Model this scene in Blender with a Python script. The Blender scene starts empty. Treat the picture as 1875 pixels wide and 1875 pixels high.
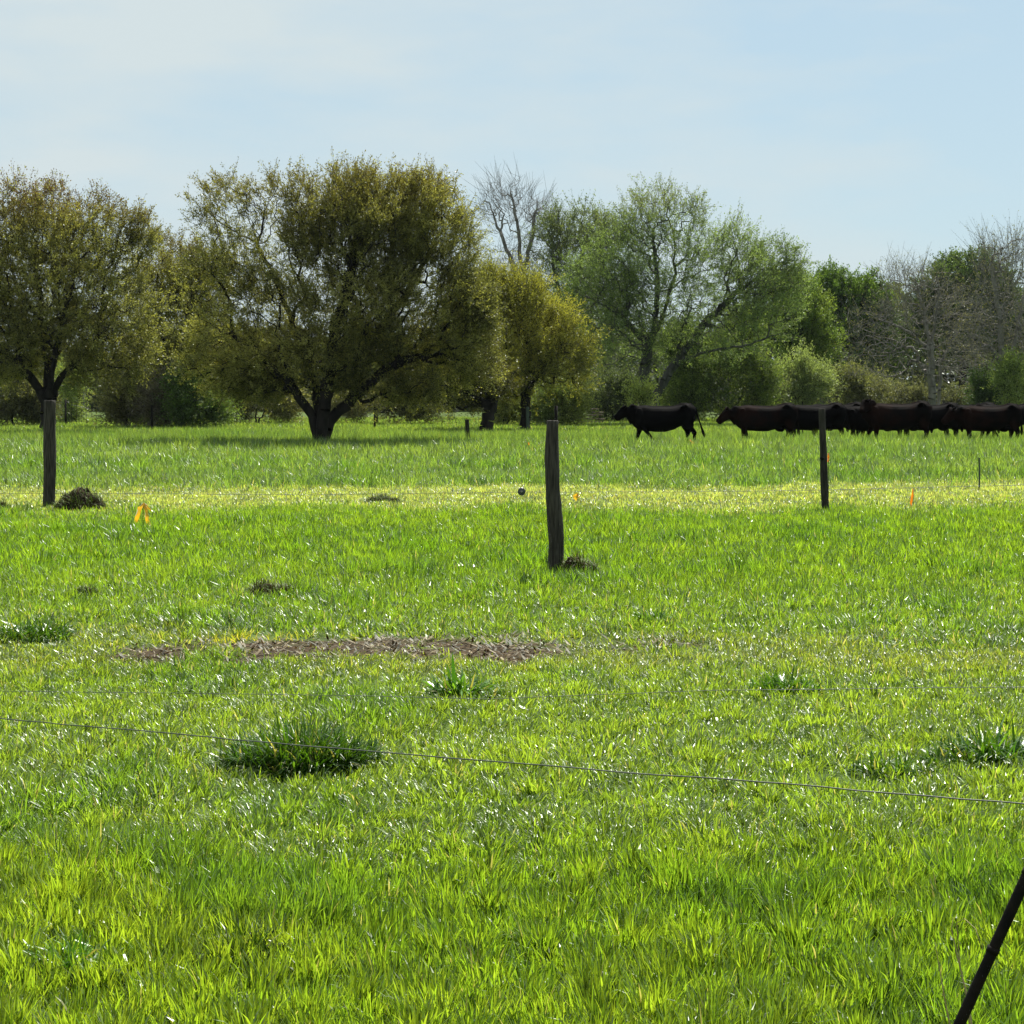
import bpy, bmesh, math, random
import numpy as np
from mathutils import Vector

R = math.radians
sc = bpy.context.scene
col = sc.collection

# ------------------------------------------------------------------ camera
F_PX, W_PX, HOR = 3700.0, 1875.0, 718.0
CAM_H = 1.7
PITCH = math.atan((W_PX / 2 - HOR) / F_PX)
cam = bpy.data.cameras.new("camera")
cam.sensor_width = 36
cam.lens = 36 * F_PX / W_PX
cam.clip_start, cam.clip_end = 0.1, 6000
cam_o = bpy.data.objects.new("camera", cam)
cam_o.location = (0, 0, CAM_H)
cam_o.rotation_euler = (R(90) - PITCH, 0, 0)
col.objects.link(cam_o)
sc.camera = cam_o

# ------------------------------------------------------------------ light
SUN_EL, SUN_AZ = R(52), R(16)          # azimuth measured from +Y towards +X
world = bpy.data.worlds.new("World")
sc.world = world
world.use_nodes = True
wn, wl = world.node_tree.nodes, world.node_tree.links
wn.clear()
w_out = wn.new("ShaderNodeOutputWorld")
w_bg = wn.new("ShaderNodeBackground")
w_bg.inputs["Strength"].default_value = 0.063
sky = wn.new("ShaderNodeTexSky")
sky.sky_type = 'NISHITA'
sky.sun_disc = False
sky.sun_elevation, sky.sun_rotation = SUN_EL, SUN_AZ
sky.altitude, sky.air_density, sky.dust_density, sky.ozone_density = 0, 1.0, 0.6, 2.5
tc = wn.new("ShaderNodeTexCoord")
mp = wn.new("ShaderNodeMapping")
mp.inputs["Scale"].default_value = (3.0, 1.0, 11.0)
mp.inputs["Rotation"].default_value = (0, R(9), 0)
cn = wn.new("ShaderNodeTexNoise")
cn.inputs["Scale"].default_value = 1.5
cn.inputs["Detail"].default_value = 9
cn.inputs["Roughness"].default_value = 0.55
cr = wn.new("ShaderNodeMapRange")
cr.inputs["From Min"].default_value, cr.inputs["From Max"].default_value = 0.45, 0.98
cr.inputs["To Min"].default_value, cr.inputs["To Max"].default_value = 0.0, 0.92
mixc = wn.new("ShaderNodeMix")
mixc.data_type = 'RGBA'
mixc.inputs["B"].default_value = (5.9, 6.65, 6.8, 1)
wl.new(tc.outputs["Generated"], mp.inputs["Vector"])
wl.new(mp.outputs["Vector"], cn.inputs["Vector"])
wl.new(cr.outputs["Result"], mixc.inputs["Factor"])
blue = wn.new("ShaderNodeMix"); blue.data_type = 'RGBA'
blue.inputs["Factor"].default_value = 0.75
blue.inputs["B"].default_value = (4.5, 5.95, 6.7, 1)
wl.new(sky.outputs["Color"], blue.inputs["A"])
wl.new(blue.outputs["Result"], mixc.inputs["A"])
sxyz = wn.new("ShaderNodeSeparateXYZ")
wl.new(tc.outputs["Generated"], sxyz.inputs[0])
m1 = wn.new("ShaderNodeMath"); m1.operation = 'MULTIPLY_ADD'; m1.inputs[1].default_value = 1.5     # more veil higher up
m0 = wn.new("ShaderNodeMath"); m0.operation = 'MULTIPLY_ADD'; m0.inputs[1].default_value, m0.inputs[2].default_value = 1.9, -.45
wl.new(cn.outputs["Fac"], m0.inputs[0])
wl.new(sxyz.outputs["Z"], m1.inputs[0]); wl.new(m0.outputs[0], m1.inputs[2])
m2_ = wn.new("ShaderNodeMath"); m2_.operation = 'MULTIPLY_ADD'; m2_.inputs[1].default_value = -0.45
wl.new(sxyz.outputs["X"], m2_.inputs[0]); wl.new(m1.outputs[0], m2_.inputs[2])
wl.new(m2_.outputs[0], cr.inputs["Value"])
wl.new(mixc.outputs["Result"], w_bg.inputs["Color"])
wl.new(w_bg.outputs["Background"], w_out.inputs["Surface"])

sun_dir = Vector((math.sin(SUN_AZ) * math.cos(SUN_EL), math.cos(SUN_AZ) * math.cos(SUN_EL), math.sin(SUN_EL)))
sl = bpy.data.lights.new("sun", 'SUN')
sl.energy, sl.angle, sl.color = 5.0, R(0.5), (1.0, 0.95, 0.86)
so = bpy.data.objects.new("sun", sl)
so.rotation_euler = sun_dir.to_track_quat('Z', 'Y').to_euler()
so.location = (0, 0, 40)
col.objects.link(so)

sc.view_settings.view_transform = 'Standard'
sc.view_settings.look = 'None'
sc.view_settings.exposure = 0.86
sc.view_settings.gamma = 1.0
sc.cycles.use_denoising = True
sc.cycles.max_bounces = 7
sc.cycles.diffuse_bounces = 3
sc.cycles.transmission_bounces = 5
sc.cycles.glossy_bounces = 2
sc.cycles.volume_bounces = 0
sc.cycles.caustics_reflective = False
sc.cycles.caustics_refractive = False

# ------------------------------------------------------------------ helpers
CP, SP = math.cos(PITCH), math.sin(PITCH)

def at(px, py, Y):
    """world point at depth Y seen at photo pixel (px, py)"""
    x = (px - W_PX / 2) / F_PX
    y = -(py - W_PX / 2) / F_PX
    d = (x, CP + y * SP, -SP + y * CP)
    s = Y / d[1]
    return np.array((d[0] * s, Y, CAM_H + d[2] * s))

def on_ground(px, py):
    x = (px - W_PX / 2) / F_PX
    y = -(py - W_PX / 2) / F_PX
    d = (x, CP + y * SP, -SP + y * CP)
    s = -CAM_H / d[2]
    return np.array((d[0] * s, d[1] * s, 0.0))

def depth_of(py):
    return on_ground(937.5, py)[1]

def to_px(x, y, z):
    fy = y * CP - (z - CAM_H) * SP
    uy = y * SP + (z - CAM_H) * CP
    return 937.5 + F_PX * x / fy, 937.5 - F_PX * uy / fy

def _h2(ix, iy, seed):
    h = np.sin(ix * 127.1 + iy * 311.7 + seed * 74.7) * 43758.5453
    return h - np.floor(h)

def vnoise(x, y, seed=0):
    ix, iy = np.floor(x), np.floor(y)
    fx, fy = x - ix, y - iy
    fx, fy = fx * fx * (3 - 2 * fx), fy * fy * (3 - 2 * fy)
    a, b = _h2(ix, iy, seed), _h2(ix + 1, iy, seed)
    c, d = _h2(ix, iy + 1, seed), _h2(ix + 1, iy + 1, seed)
    return (a * (1 - fx) + b * fx) * (1 - fy) + (c * (1 - fx) + d * fx) * fy

def fbm(x, y, seed=0, o=3):
    s, a, t = 0, 1.0, 0
    for k in range(o):
        s = s + a * vnoise(x * 2 ** k, y * 2 ** k, seed + k * 13)
        t += a
        a *= 0.5
    return s / t

def ground_z(x, y):
    x, y = np.asarray(x, float), np.asarray(y, float)
    z = 0.07 * (fbm(x * 0.5, y * 0.5, 3, 2) - 0.5) + 0.12 * (fbm(x * 0.09, y * 0.07, 5, 2) - 0.5)
    return z * np.clip((260 - y) / 120, 0, 1)

def link(o, parent=None):
    col.objects.link(o)
    if parent is not None:
        o.parent = parent
    return o

def tag(o, label=None, cat=None, group=None, kind=None):
    if label: o["label"] = label
    if cat: o["category"] = cat
    if group: o["group"] = group
    if kind: o["kind"] = kind
    return o

def empty(name, loc, label, cat, group=None):
    o = bpy.data.objects.new(name, None)
    o.empty_display_size = 0.2
    o.location = loc
    link(o)
    return tag(o, label, cat, group)

def mesh_obj(name, V, faces, mats, parent=None, colr=None, midx=None, smooth=False, loc=None):
    """faces: list of (n,k) int arrays; mats: list; midx: list of material index per face array"""
    V = np.asarray(V, np.float32)
    me = bpy.data.meshes.new(name)
    faces = [np.asarray(f, np.int32) for f in faces if len(f)]
    loops = np.concatenate([f.ravel() for f in faces])
    tot = np.concatenate([np.full(len(f), f.shape[1], np.int32) for f in faces])
    start = np.concatenate([[0], np.cumsum(tot)[:-1]]).astype(np.int32)
    me.vertices.add(len(V))
    me.vertices.foreach_set("co", V.ravel())
    me.loops.add(len(loops))
    me.loops.foreach_set("vertex_index", loops)
    me.polygons.add(len(tot))
    me.polygons.foreach_set("loop_start", start)
    for m in (mats if isinstance(mats, (list, tuple)) else [mats]):
        me.materials.append(m)
    if midx is not None:
        mi = np.concatenate([np.full(len(f), i, np.int32) for f, i in zip(faces, midx)])
        me.polygons.foreach_set("material_index", mi)
    me.polygons.foreach_set("use_smooth", np.full(len(tot), smooth, bool))
    if colr is not None:
        a = me.color_attributes.new("Col", 'FLOAT_COLOR', 'POINT')
        c4 = np.ones((len(V), 4), np.float32)
        c4[:, :3] = colr
        a.data.foreach_set("color", c4.ravel())
    me.update(calc_edges=True)
    o = bpy.data.objects.new(name, me)
    if loc is not None: o.location = loc
    return link(o, parent)

def bm_obj(name, bm, mat, parent=None, smooth=True, loc=None):
    me = bpy.data.meshes.new(name)
    bmesh.ops.recalc_face_normals(bm, faces=bm.faces[:])
    bm.to_mesh(me)
    bm.free()
    me.materials.append(mat)
    for p in me.polygons: p.use_smooth = smooth
    o = bpy.data.objects.new(name, me)
    if loc is not None: o.location = loc
    return link(o, parent)

# ------------------------------------------------------------------ materials
def new_mat(name):
    m = bpy.data.materials.new(name)
    m.use_nodes = True
    m.node_tree.nodes.clear()
    return m, m.node_tree.nodes, m.node_tree.links

def leaf_mat(name, trans=0.5, gloss=0.25, rough=0.3, tmul=(1.0, 1.0, 0.6)):
    """thin leaf: reflects, lets light through and has a waxy gloss; own colour from the mesh"""
    m, n, l = new_mat(name)
    out = n.new("ShaderNodeOutputMaterial")
    at_ = n.new("ShaderNodeVertexColor"); at_.layer_name = "Col"
    df = n.new("ShaderNodeBsdfDiffuse")
    tr = n.new("ShaderNodeBsdfTranslucent")
    mul = n.new("ShaderNodeMix"); mul.data_type = 'RGBA'; mul.blend_type = 'MULTIPLY'
    mul.inputs["Factor"].default_value = 1
    mul.inputs["B"].default_value = (*tmul, 1)
    gl = n.new("ShaderNodeBsdfGlossy"); gl.inputs["Roughness"].default_value = rough
    gl.inputs["Color"].default_value = (0.9, 0.95, 0.9, 1)
    mx = n.new("ShaderNodeMixShader"); mx.inputs[0].default_value = trans
    fr = n.new("ShaderNodeFresnel"); fr.inputs["IOR"].default_value = 1.45
    mm = n.new("ShaderNodeMath"); mm.operation = 'MULTIPLY'; mm.inputs[1].default_value = gloss
    m2 = n.new("ShaderNodeMixShader")
    l.new(at_.outputs["Color"], df.inputs["Color"])
    l.new(at_.outputs["Color"], mul.inputs["A"])
    l.new(mul.outputs["Result"], tr.inputs["Color"])
    l.new(df.outputs[0], mx.inputs[1]); l.new(tr.outputs[0], mx.inputs[2])
    l.new(fr.outputs[0], mm.inputs[0]); l.new(mm.outputs[0], m2.inputs[0])
    l.new(mx.outputs[0], m2.inputs[1]); l.new(gl.outputs[0], m2.inputs[2])
    l.new(m2.outputs[0], out.inputs["Surface"])
    return m

def noisy_mat(name, c1, c2, scale=8, rough=0.8, spec=0.3, stretch=(1, 1, 1), bump=0.4, detail=6, lo=0.35, hi=0.65, dist=0.02, sheen=0.0):
    m, n, l = new_mat(name)
    out = n.new("ShaderNodeOutputMaterial")
    b = n.new("ShaderNodeBsdfPrincipled")
    t = n.new("ShaderNodeTexCoord")
    mpn = n.new("ShaderNodeMapping"); mpn.inputs["Scale"].default_value = stretch
    nz = n.new("ShaderNodeTexNoise"); nz.inputs["Scale"].default_value = scale; nz.inputs["Detail"].default_value = detail
    rp = n.new("ShaderNodeValToRGB")
    rp.color_ramp.elements[0].position, rp.color_ramp.elements[0].color = lo, (*c1, 1)
    rp.color_ramp.elements[1].position, rp.color_ramp.elements[1].color = hi, (*c2, 1)
    bp = n.new("ShaderNodeBump"); bp.inputs["Strength"].default_value = bump; bp.inputs["Distance"].default_value = dist
    l.new(t.outputs["Object"], mpn.inputs["Vector"]); l.new(mpn.outputs[0], nz.inputs["Vector"])
    l.new(nz.outputs["Fac"], rp.inputs["Fac"]); l.new(rp.outputs["Color"], b.inputs["Base Color"])
    l.new(nz.outputs["Fac"], bp.inputs["Height"]); l.new(bp.outputs[0], b.inputs["Normal"])
    b.inputs["Roughness"].default_value = rough
    b.inputs["Specular IOR Level"].default_value = spec
    b.inputs["Sheen Weight"].default_value = sheen
    l.new(b.outputs[0], out.inputs["Surface"])
    return m

M_GRASS = leaf_mat("grass_blade", 0.62, 0.075, 0.40, (1.34, 1.27, 0.48))
M_WEED = leaf_mat("weed_leaf", 0.45, 0.07, 0.36, (1.3, 1.2, 0.35))
M_LEAF = leaf_mat("tree_leaf", 0.52, 0.07, 0.40, (1.12, 1.2, 0.5))
M_FARLEAF = leaf_mat("far_leaf", 0.5, 0.06, 0.45, (1.15, 1.2, 0.55))
M_LITTER = leaf_mat("dead_litter", 0.12, 0.05, 0.6, (1, 0.9, 0.7))
M_BARK = noisy_mat("dark_bark", (0.008, 0.007, 0.006), (0.026, 0.022, 0.018), 6, 0.9, 0.2, (1, 1, 0.25), 0.6)
M_BARK_GREY = noisy_mat("grey_bark", (0.11, 0.105, 0.095), (0.24, 0.225, 0.20), 5, 0.9, 0.2, (1, 1, 0.25), 0.5)
M_BARK_MID = noisy_mat("mid_bark", (0.035, 0.036, 0.03), (0.09, 0.09, 0.078), 5, 0.9, 0.2, (1, 1, 0.25), 0.5)
M_POST = noisy_mat("weathered_post", (0.014, 0.012, 0.009), (0.065, 0.058, 0.045), 9, 0.85, 0.25, (6, 6, 0.5), 0.9, 8)
M_POST_DARK = noisy_mat("dark_post", (0.010, 0.009, 0.007), (0.042, 0.037, 0.028), 9, 0.85, 0.25, (6, 6, 0.5), 0.8, 8)
M_STEEL = noisy_mat("rusty_steel", (0.003, 0.0025, 0.0025), (0.010, 0.007, 0.005), 30, 0.7, 0.12, (1, 1, 1), 0.2)
M_GREEN_STEEL = noisy_mat("painted_steel", (0.015, 0.03, 0.02), (0.03, 0.045, 0.03), 20, 0.6, 0.4, (1, 1, 1), 0.2)
M_WIRE = noisy_mat("dull_wire", (0.035, 0.045, 0.035), (0.07, 0.08, 0.065), 20, 0.6, 0.5, (1, 1, 1), 0.1)
M_COW = noisy_mat("black_hide", (0.0012, 0.001, 0.001), (0.003, 0.0026, 0.0026), 5, 0.8, 0.02, (1, 1, 1), 0.5, 8, dist=0.01)
M_COW_BROWN = noisy_mat("brownish_black_hide", (0.0015, 0.0012, 0.001), (0.009, 0.0036, 0.0025), 2.6, 0.8, 0.02, (1, 1, 1), 0.5, 8, 0.42, 0.62, dist=0.01)
M_YELLOW = leaf_mat("yellow_tape", 0.5, 0.5, 0.35, (1.1, 0.95, 0.4))
M_INSUL = noisy_mat("insulator_plastic", (0.03, 0.035, 0.035), (0.05, 0.055, 0.055), 30, 0.4, 0.5)
M_MOUND = noisy_mat("mound_soil", (0.012, 0.009, 0.006), (0.05, 0.035, 0.02), 14, 0.95, 0.1, (1, 1, 1), 1.0, 8)
M_BOARD = noisy_mat("pale_board", (0.12, 0.08, 0.06), (0.3, 0.24, 0.2), 6, 0.85, 0.2)

# ground: soil and thatch under the grass, bare soil where the strip is
def ground_mat():
    m, n, l = new_mat("pasture_soil")
    out = n.new("ShaderNodeOutputMaterial")
    b = n.new("ShaderNodeBsdfPrincipled"); b.inputs["Roughness"].default_value = 0.95
    b.inputs["Specular IOR Level"].default_value = 0.1
    t = n.new("ShaderNodeTexCoord")
    nz = n.new("ShaderNodeTexNoise"); nz.inputs["Scale"].default_value = 2.2; nz.inputs["Detail"].default_value = 9
    n2 = n.new("ShaderNodeTexNoise"); n2.inputs["Scale"].default_value = 28; n2.inputs["Detail"].default_value = 8
    rp = n.new("ShaderNodeValToRGB")
    rp.color_ramp.elements[0].position, rp.color_ramp.elements[0].color = 0.3, (0.035, 0.06, 0.012, 1)
    rp.color_ramp.elements[1].position, rp.color_ramp.elements[1].color = 0.7, (0.085, 0.13, 0.025, 1)
    r2 = n.new("ShaderNodeValToRGB")
    r2.color_ramp.elements[0].position, r2.color_ramp.elements[0].color = 0.35, (0.022, 0.016, 0.009, 1)
    r2.color_ramp.elements[1].position, r2.color_ramp.elements[1].color = 0.68, (0.09, 0.06, 0.03, 1)
    va = n.new("ShaderNodeVertexColor"); va.layer_name = "Col"
    sp = n.new("ShaderNodeSeparateColor")
    mx = n.new("ShaderNodeMix"); mx.data_type = 'RGBA'
    bp = n.new("ShaderNodeBump"); bp.inputs["Strength"].default_value = 0.8; bp.inputs["Distance"].default_value = 0.03
    l.new(t.outputs["Object"], nz.inputs["Vector"]); l.new(t.outputs["Object"], n2.inputs["Vector"])
    l.new(nz.outputs["Fac"], rp.inputs["Fac"]); l.new(n2.outputs["Fac"], r2.inputs["Fac"])
    l.new(va.outputs["Color"], sp.inputs[0]); l.new(sp.outputs[0], mx.inputs["Factor"])
    l.new(rp.outputs["Color"], mx.inputs["A"]); l.new(r2.outputs["Color"], mx.inputs["B"])
    l.new(mx.outputs["Result"], b.inputs["Base Color"])
    l.new(n2.outputs["Fac"], bp.inputs["Height"]); l.new(bp.outputs[0], b.inputs["Normal"])
    l.new(b.outputs[0], out.inputs["Surface"])
    return m

M_GROUND = ground_mat()

# ------------------------------------------------------------------ ground
def bare_mask(x, y):
    """1 in the bare soil strip, 0 in grass (world metres)"""
    c = 13.35 + 0.10 * x + 0.25 * (fbm(x * 0.8 + 7, y * 0.0 + 2, 21, 2) - 0.5)
    half = 0.55 + 0.8 * (fbm(x * 1.6, y * 1.6, 31, 3) - 0.5)
    half = half * np.clip((x + 2.75) / 0.5, 0, 1) * np.clip((1.35 - x) / 1.4, 0, 1) ** 0.6
    e = np.clip((half - np.abs(y - c)) / 0.30 + 0.45 + 2.1 * (fbm(x * 4.2, y * 6, 33, 3) - .5), 0, 1)
    tufts = np.clip((fbm(x * 2.6 + 4, y * 5, 37, 3) - .25) * 7, 0, 1)        # grass tufts left standing in it
    return e * (half > 0.02) * tufts

def build_ground():
    ys = np.concatenate([[-60, -20, -5, 0, 2], np.arange(3, 20, 0.1), np.arange(20, 45, 0.4), np.arange(45, 150, 2.0),
                         np.geomspace(150, 3500, 30)])
    us = np.linspace(-1, 1, 181)
    us = np.sign(us) * np.abs(us) ** 1.6
    Y, U = np.meshgrid(ys, us, indexing="ij")
    X = U * (8 + np.abs(Y) * 1.6)
    Z = ground_z(X, Y)
    V = np.stack([X, Y, Z], -1).reshape(-1, 3)
    nr, nc = Y.shape
    i = np.arange(nr * nc).reshape(nr, nc)
    f = np.stack([i[:-1, :-1], i[:-1, 1:], i[1:, 1:], i[1:, :-1]], -1).reshape(-1, 4)
    c = np.zeros((len(V), 3)); c[:, 0] = bare_mask(V[:, 0], V[:, 1])
    tag(mesh_obj("ground", V, [f], M_GROUND, colr=c, smooth=True), kind="structure")

build_ground()

# ------------------------------------------------------------------ grass
def blades(P, az, lean, curv, h, w, lev, twist=None):
    n = len(P)
    d = np.stack([np.cos(az), np.sin(az)], -1)
    ta = az + np.pi / 2 if twist is None else az + np.pi / 2 + twist
    wv = np.stack([np.cos(ta), np.sin(ta)], -1)
    ts = {3: [0, .38, .74, 1], 2: [0, .5, 1], 1: [0, 1]}[lev]
    ws = {3: [.75, 1, .68, 0], 2: [.8, .9, 0], 1: [1, 0]}[lev]
    c = np.where(np.abs(curv) < 0.02, 0.02, curv)
    cols = []
    for t, k in zip(ts, ws):
        hx = h * (np.cos(lean) - np.cos(lean + c * t)) / c
        hz = h * (np.sin(lean + c * t) - np.sin(lean)) / c
        q = np.stack([P[:, 0] + d[:, 0] * hx, P[:, 1] + d[:, 1] * hx, P[:, 2] + hz], -1)
        if k > 0:
            off = np.zeros((n, 3)); off[:, :2] = wv * (w * k * 0.5)[:, None]
            cols += [q - off, q + off]
        else:
            cols.append(q)
    m = len(cols)
    V = np.stack(cols, 1).reshape(-1, 3)
    tri = {3: [(0, 1, 3), (0, 3, 2), (2, 3, 5), (2, 5, 4), (4, 5, 6)], 2: [(0, 1, 3), (0, 3, 2), (2, 3, 4)], 1: [(0, 1, 2)]}[lev]
    b = (np.arange(n) * m)[:, None]
    Fc = np.concatenate([b + np.array(t)[None] for t in tri])
    return V, Fc, m

G_ = np.random.default_rng(11)

def lerp(a, b, t):
    return a + (b - a) * t

def band(y0, y1, dens, wbase, lev, out):
    rng = G_
    half = lambda y: 1.2 + y * 0.315
    area = (half(y0) + half(y1)) * (y1 - y0)
    n = int(area * dens)
    y = np.sqrt(rng.uniform(y0 ** 2, y1 ** 2, n))
    x = rng.uniform(-1, 1, n) * half(y)
    s = max(1.0, (y0 + y1) / 2 / 12)
    # clumps: pull blades towards tuft centres
    tuft = 0.16 * s ** 0.7
    gx, gy = np.floor(x / tuft), np.floor(y / tuft)
    cx = (gx + _h2(gx, gy, 5)) * tuft
    cy = (gy + _h2(gx, gy, 9)) * tuft
    pull = rng.uniform(0, 0.7, n) * (_h2(gx, gy, 17) > 0.55)
    x0, y0_ = x.copy(), y.copy()
    x, y = x + (cx - x) * pull, y + (cy - y) * pull
    tr = _h2(gx, gy, 23)               # per tuft random
    N1 = fbm(x * 0.55, y * 0.4, 41, 3)
    N2 = fbm(x * 1.9, y * 1.3, 51, 3)
    N3 = fbm(x * 0.10, y * 0.12, 61, 3)
    wob = (fbm(x * 0.35, y * 0.05, 71, 3) - 0.5)
    d = y + wob * np.clip(y * 0.2, 1.6, 8) + (fbm(x * 1.7, y * .4, 75, 3) - .5) * np.clip(y * .06, .7, 2.2) + rng.normal(0, 1, n) * y * np.where((y > 14.6) & (y < 23), .10, np.where(y < 10, .035, np.where((y > 25) & (y < 43), .035, .02)))
    # zones by distance
    edges = [0, 7.4, 12.4, 14.6, 18.5, 28.6, 38.0, 76, 1e9]
    z = np.searchsorted(edges, d) - 1
    H = np.array([.094, .072, .07, .085, .115, .085, .36, .17])[z]
    UP = np.array([.26, .62, .8, .55, .32, .6, .42, .4])[z]
    C1 = np.array([(.24, .335, .038), (.22, .325, .05), (.235, .305, .056), (.205, .318, .044), (.20, .315, .036), (.36, .44, .17), (.195, .29, .076), (.205, .29, .07)])[z]
    C2 = np.array([(.145, .265, .024), (.16, .265, .036), (.165, .245, .044), (.145, .255, .032), (.125, .245, .022), (.265, .35, .10), (.095, .19, .047), (.12, .215, .05)])[z]
    mixv = np.clip(0.4 * tr + .15 + .9 * (N1 - 0.45) + .5 * (N2 - .4) + rng.normal(0, .25, n), 0, 1)
    C = lerp(C2, C1, mixv[:, None])
    rank = np.clip((fbm(x * 1.15 + 3, y * .75, 83, 3) - .60) * 9, 0, 1) * (np.isin(z, (0, 1, 2, 3, 4)) | ((z == 6) & (y < 48)))      # rank dark tussocks
    gp = (z == 5) * np.clip((fbm(x * .5, y * .35, 87, 3) - .47) * 6, 0, 1) * rng.uniform(.2, .9, n)          # green patches in the dry strip
    C = lerp(C, np.array((.18, .28, .05))[None], gp[:, None])
    C = lerp(C, np.array((.10, .215, .026))[None], rank[:, None] * .6)
    C = C * lerp(0.96, 1.05, N3)[:, None] * rng.uniform(0.35, 1.45, n)[:, None]
    dry = rng.uniform(0, 1, n) < np.array([.012, .03, .07, .03, .012, .18, .008, .02])[z]
    C[dry] = np.array((.38, .37, .19)) * rng.uniform(.7, 1.15, dry.sum())[:, None]
    h = H * lerp(0.55, 1.5, np.clip(0.55 * N2 + 0.45 * tr, 0, 1)) * rng.uniform(.6, 1.25, n)
    h = h * (1 + .4 * rank)
    h = h * np.where(z == 6, np.interp(y, [38, 48, 58], [.55, .68, 1.0]), 1.0) * np.where((z == 6) & (x > 8) & (y > 54), 1.12, 1.0)
    lean = np.abs(rng.normal(0, UP * 0.62, n)) + 0.04
    curv = rng.uniform(0.1, 1.3, n) * (0.4 + UP)
    # blades of a tuft splay from its centre
    az = np.arctan2(y - cy, x - cx) + rng.normal(0, 0.9, n)
    w = wbase * rng.uniform(.6, 1.45, n) * np.where(tr > .85, 1.25, 1)
    broad = rng.uniform(0, 1, n) < 0.03
    w[broad] *= 1.8 if y0 < 20 else 1.3; curv[broad] += 1.0
    bm_ = bare_mask(x, y)
    keep = rng.uniform(0, 1, n) > np.clip(bm_ * 1.0, 0, .88)
    thin = np.clip((fbm(x * 2.3 + 9, y * 1.6, 91, 2) - 0.62) * 3.0, 0, 0.6) * np.isin(z, (1, 2, 3))
    keep &= rng.uniform(0, 1, n) > thin
    yl = np.exp(-(((x + 1.75) / 0.32) ** 2 + ((y - 13.55) / 0.28) ** 2))
    C = lerp(C, np.array((.5, .45, .06))[None], (np.clip(yl * 1.1, 0, .85) * (rng.uniform(0, 1, n) < .8))[:, None])
    h *= 1 - 0.55 * np.clip(bm_, 0, 1)
    for (mx_, my_, r_) in CLEAR:
        keep &= ((x - mx_) ** 2 + (y - my_) ** 2) > r_ * r_
    P = np.stack([x, y, ground_z(x, y) - 0.006], -1)[keep]
    V, Fc, m = blades(P, az[keep], lean[keep], curv[keep], h[keep], w[keep], lev, rng.normal(0, .5, keep.sum()))
    out.append((V, Fc, np.repeat(C[keep], m, 0)))

def join_parts(parts):
    Vs, Fs, Cs, o = [], [], [], 0
    for V, Fc, C in parts:
        Vs.append(V); Fs.append(Fc + o); Cs.append(C); o += len(V)
    return np.concatenate(Vs), np.concatenate(Fs), np.concatenate(Cs)

CLEAR = []      # (x, y, r): feet of posts, mounds and weeds where no turf grows
for (px, py, r) in ((90, 932, .09), (1017, 1053, .08), (1511, 940, .06), (590, 822, .35)):
    g = on_ground(px, py); CLEAR.append((g[0], g[1], r))
MOUNDS = [  # px, py of the front foot, width m, height m, label
    (140, 938, .74, .34, "dark mound of dead grass heaped against the straight post at the left edge"),
    (1060, 1058, .42, .20, "dark brown heap of soil and dead grass against the foot of the crooked post"),
    (495, 1096, .50, .12, "low dark ant mound alone in the grass behind the bare soil strip"),
    (700, 925, .55, .12, "low grassy mound on the near edge of the pale dry strip"),
    (-4, 936, .30, .13, "small dark mound cut by the left edge of the photo, beside the straight post"),
    (152, 1098, .22, .07, "smallest faint dark mound, left of the ant mound in the grass"),
]
for px, py, w, h, _ in MOUNDS:
    g = on_ground(px, py); CLEAR.append((g[0], g[1] + w * .28, w * .34))

def build_grass():
    parts = []
    band(3.6, 5.2, 1500, .0075, 2, parts)
    band(5.2, 8.0, 8500, .0048, 3, parts)
    band(8.0, 13.0, 5200, .0054, 3, parts)
    band(13.0, 19.0, 2400, .0072, 2, parts)
    band(19.0, 29.0, 1150, .0095, 2, parts)
    band(29.0, 40.0, 700, .0115, 2, parts)
    band(40.0, 62.0, 330, .0145, 2, parts)
    band(62.0, 80.0, 220, .018, 1, parts)
    band(80.0, 130.0, 75, .03, 1, parts)
    V, Fc, C = join_parts(parts)
    tag(mesh_obj("grass", V, [Fc], M_GRASS, colr=C), "bright green pasture grass with short, tall and pale dry bands", "grass", kind="stuff")

build_grass()

def build_litter():
    rng = np.random.default_rng(77)
    n = 9000
    x = rng.uniform(-3.0, 1.6, n); y = rng.uniform(12.2, 14.6, n)
    k = rng.uniform(0, 1, n) < bare_mask(x, y) * (.35 + .65 * vnoise(x * 3, y * 4, 12)) + 0.03
    x, y = x[k], y[k]; n = len(x)
    P = np.stack([x, y, ground_z(x, y) + rng.uniform(0.0, .02, n)], -1)
    V, Fc, m = blades(P, rng.uniform(0, 6.28, n), rng.uniform(1.0, 1.6, n), rng.uniform(-.4, .5, n), rng.uniform(.015, .10, n), rng.uniform(.004, .022, n), 2)
    t = rng.uniform(0, 1, n)
    C = lerp(np.array((.026, .018, .009))[None], np.array((.23, .165, .08))[None], (t ** 2.4)[:, None])
    tag(mesh_obj("dead_leaves", V, [Fc], M_LITTER, colr=np.repeat(C, m, 0)), "brown dead leaves and chips littering the bare soil strip", "dead leaves", kind="stuff")

build_litter()

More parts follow.
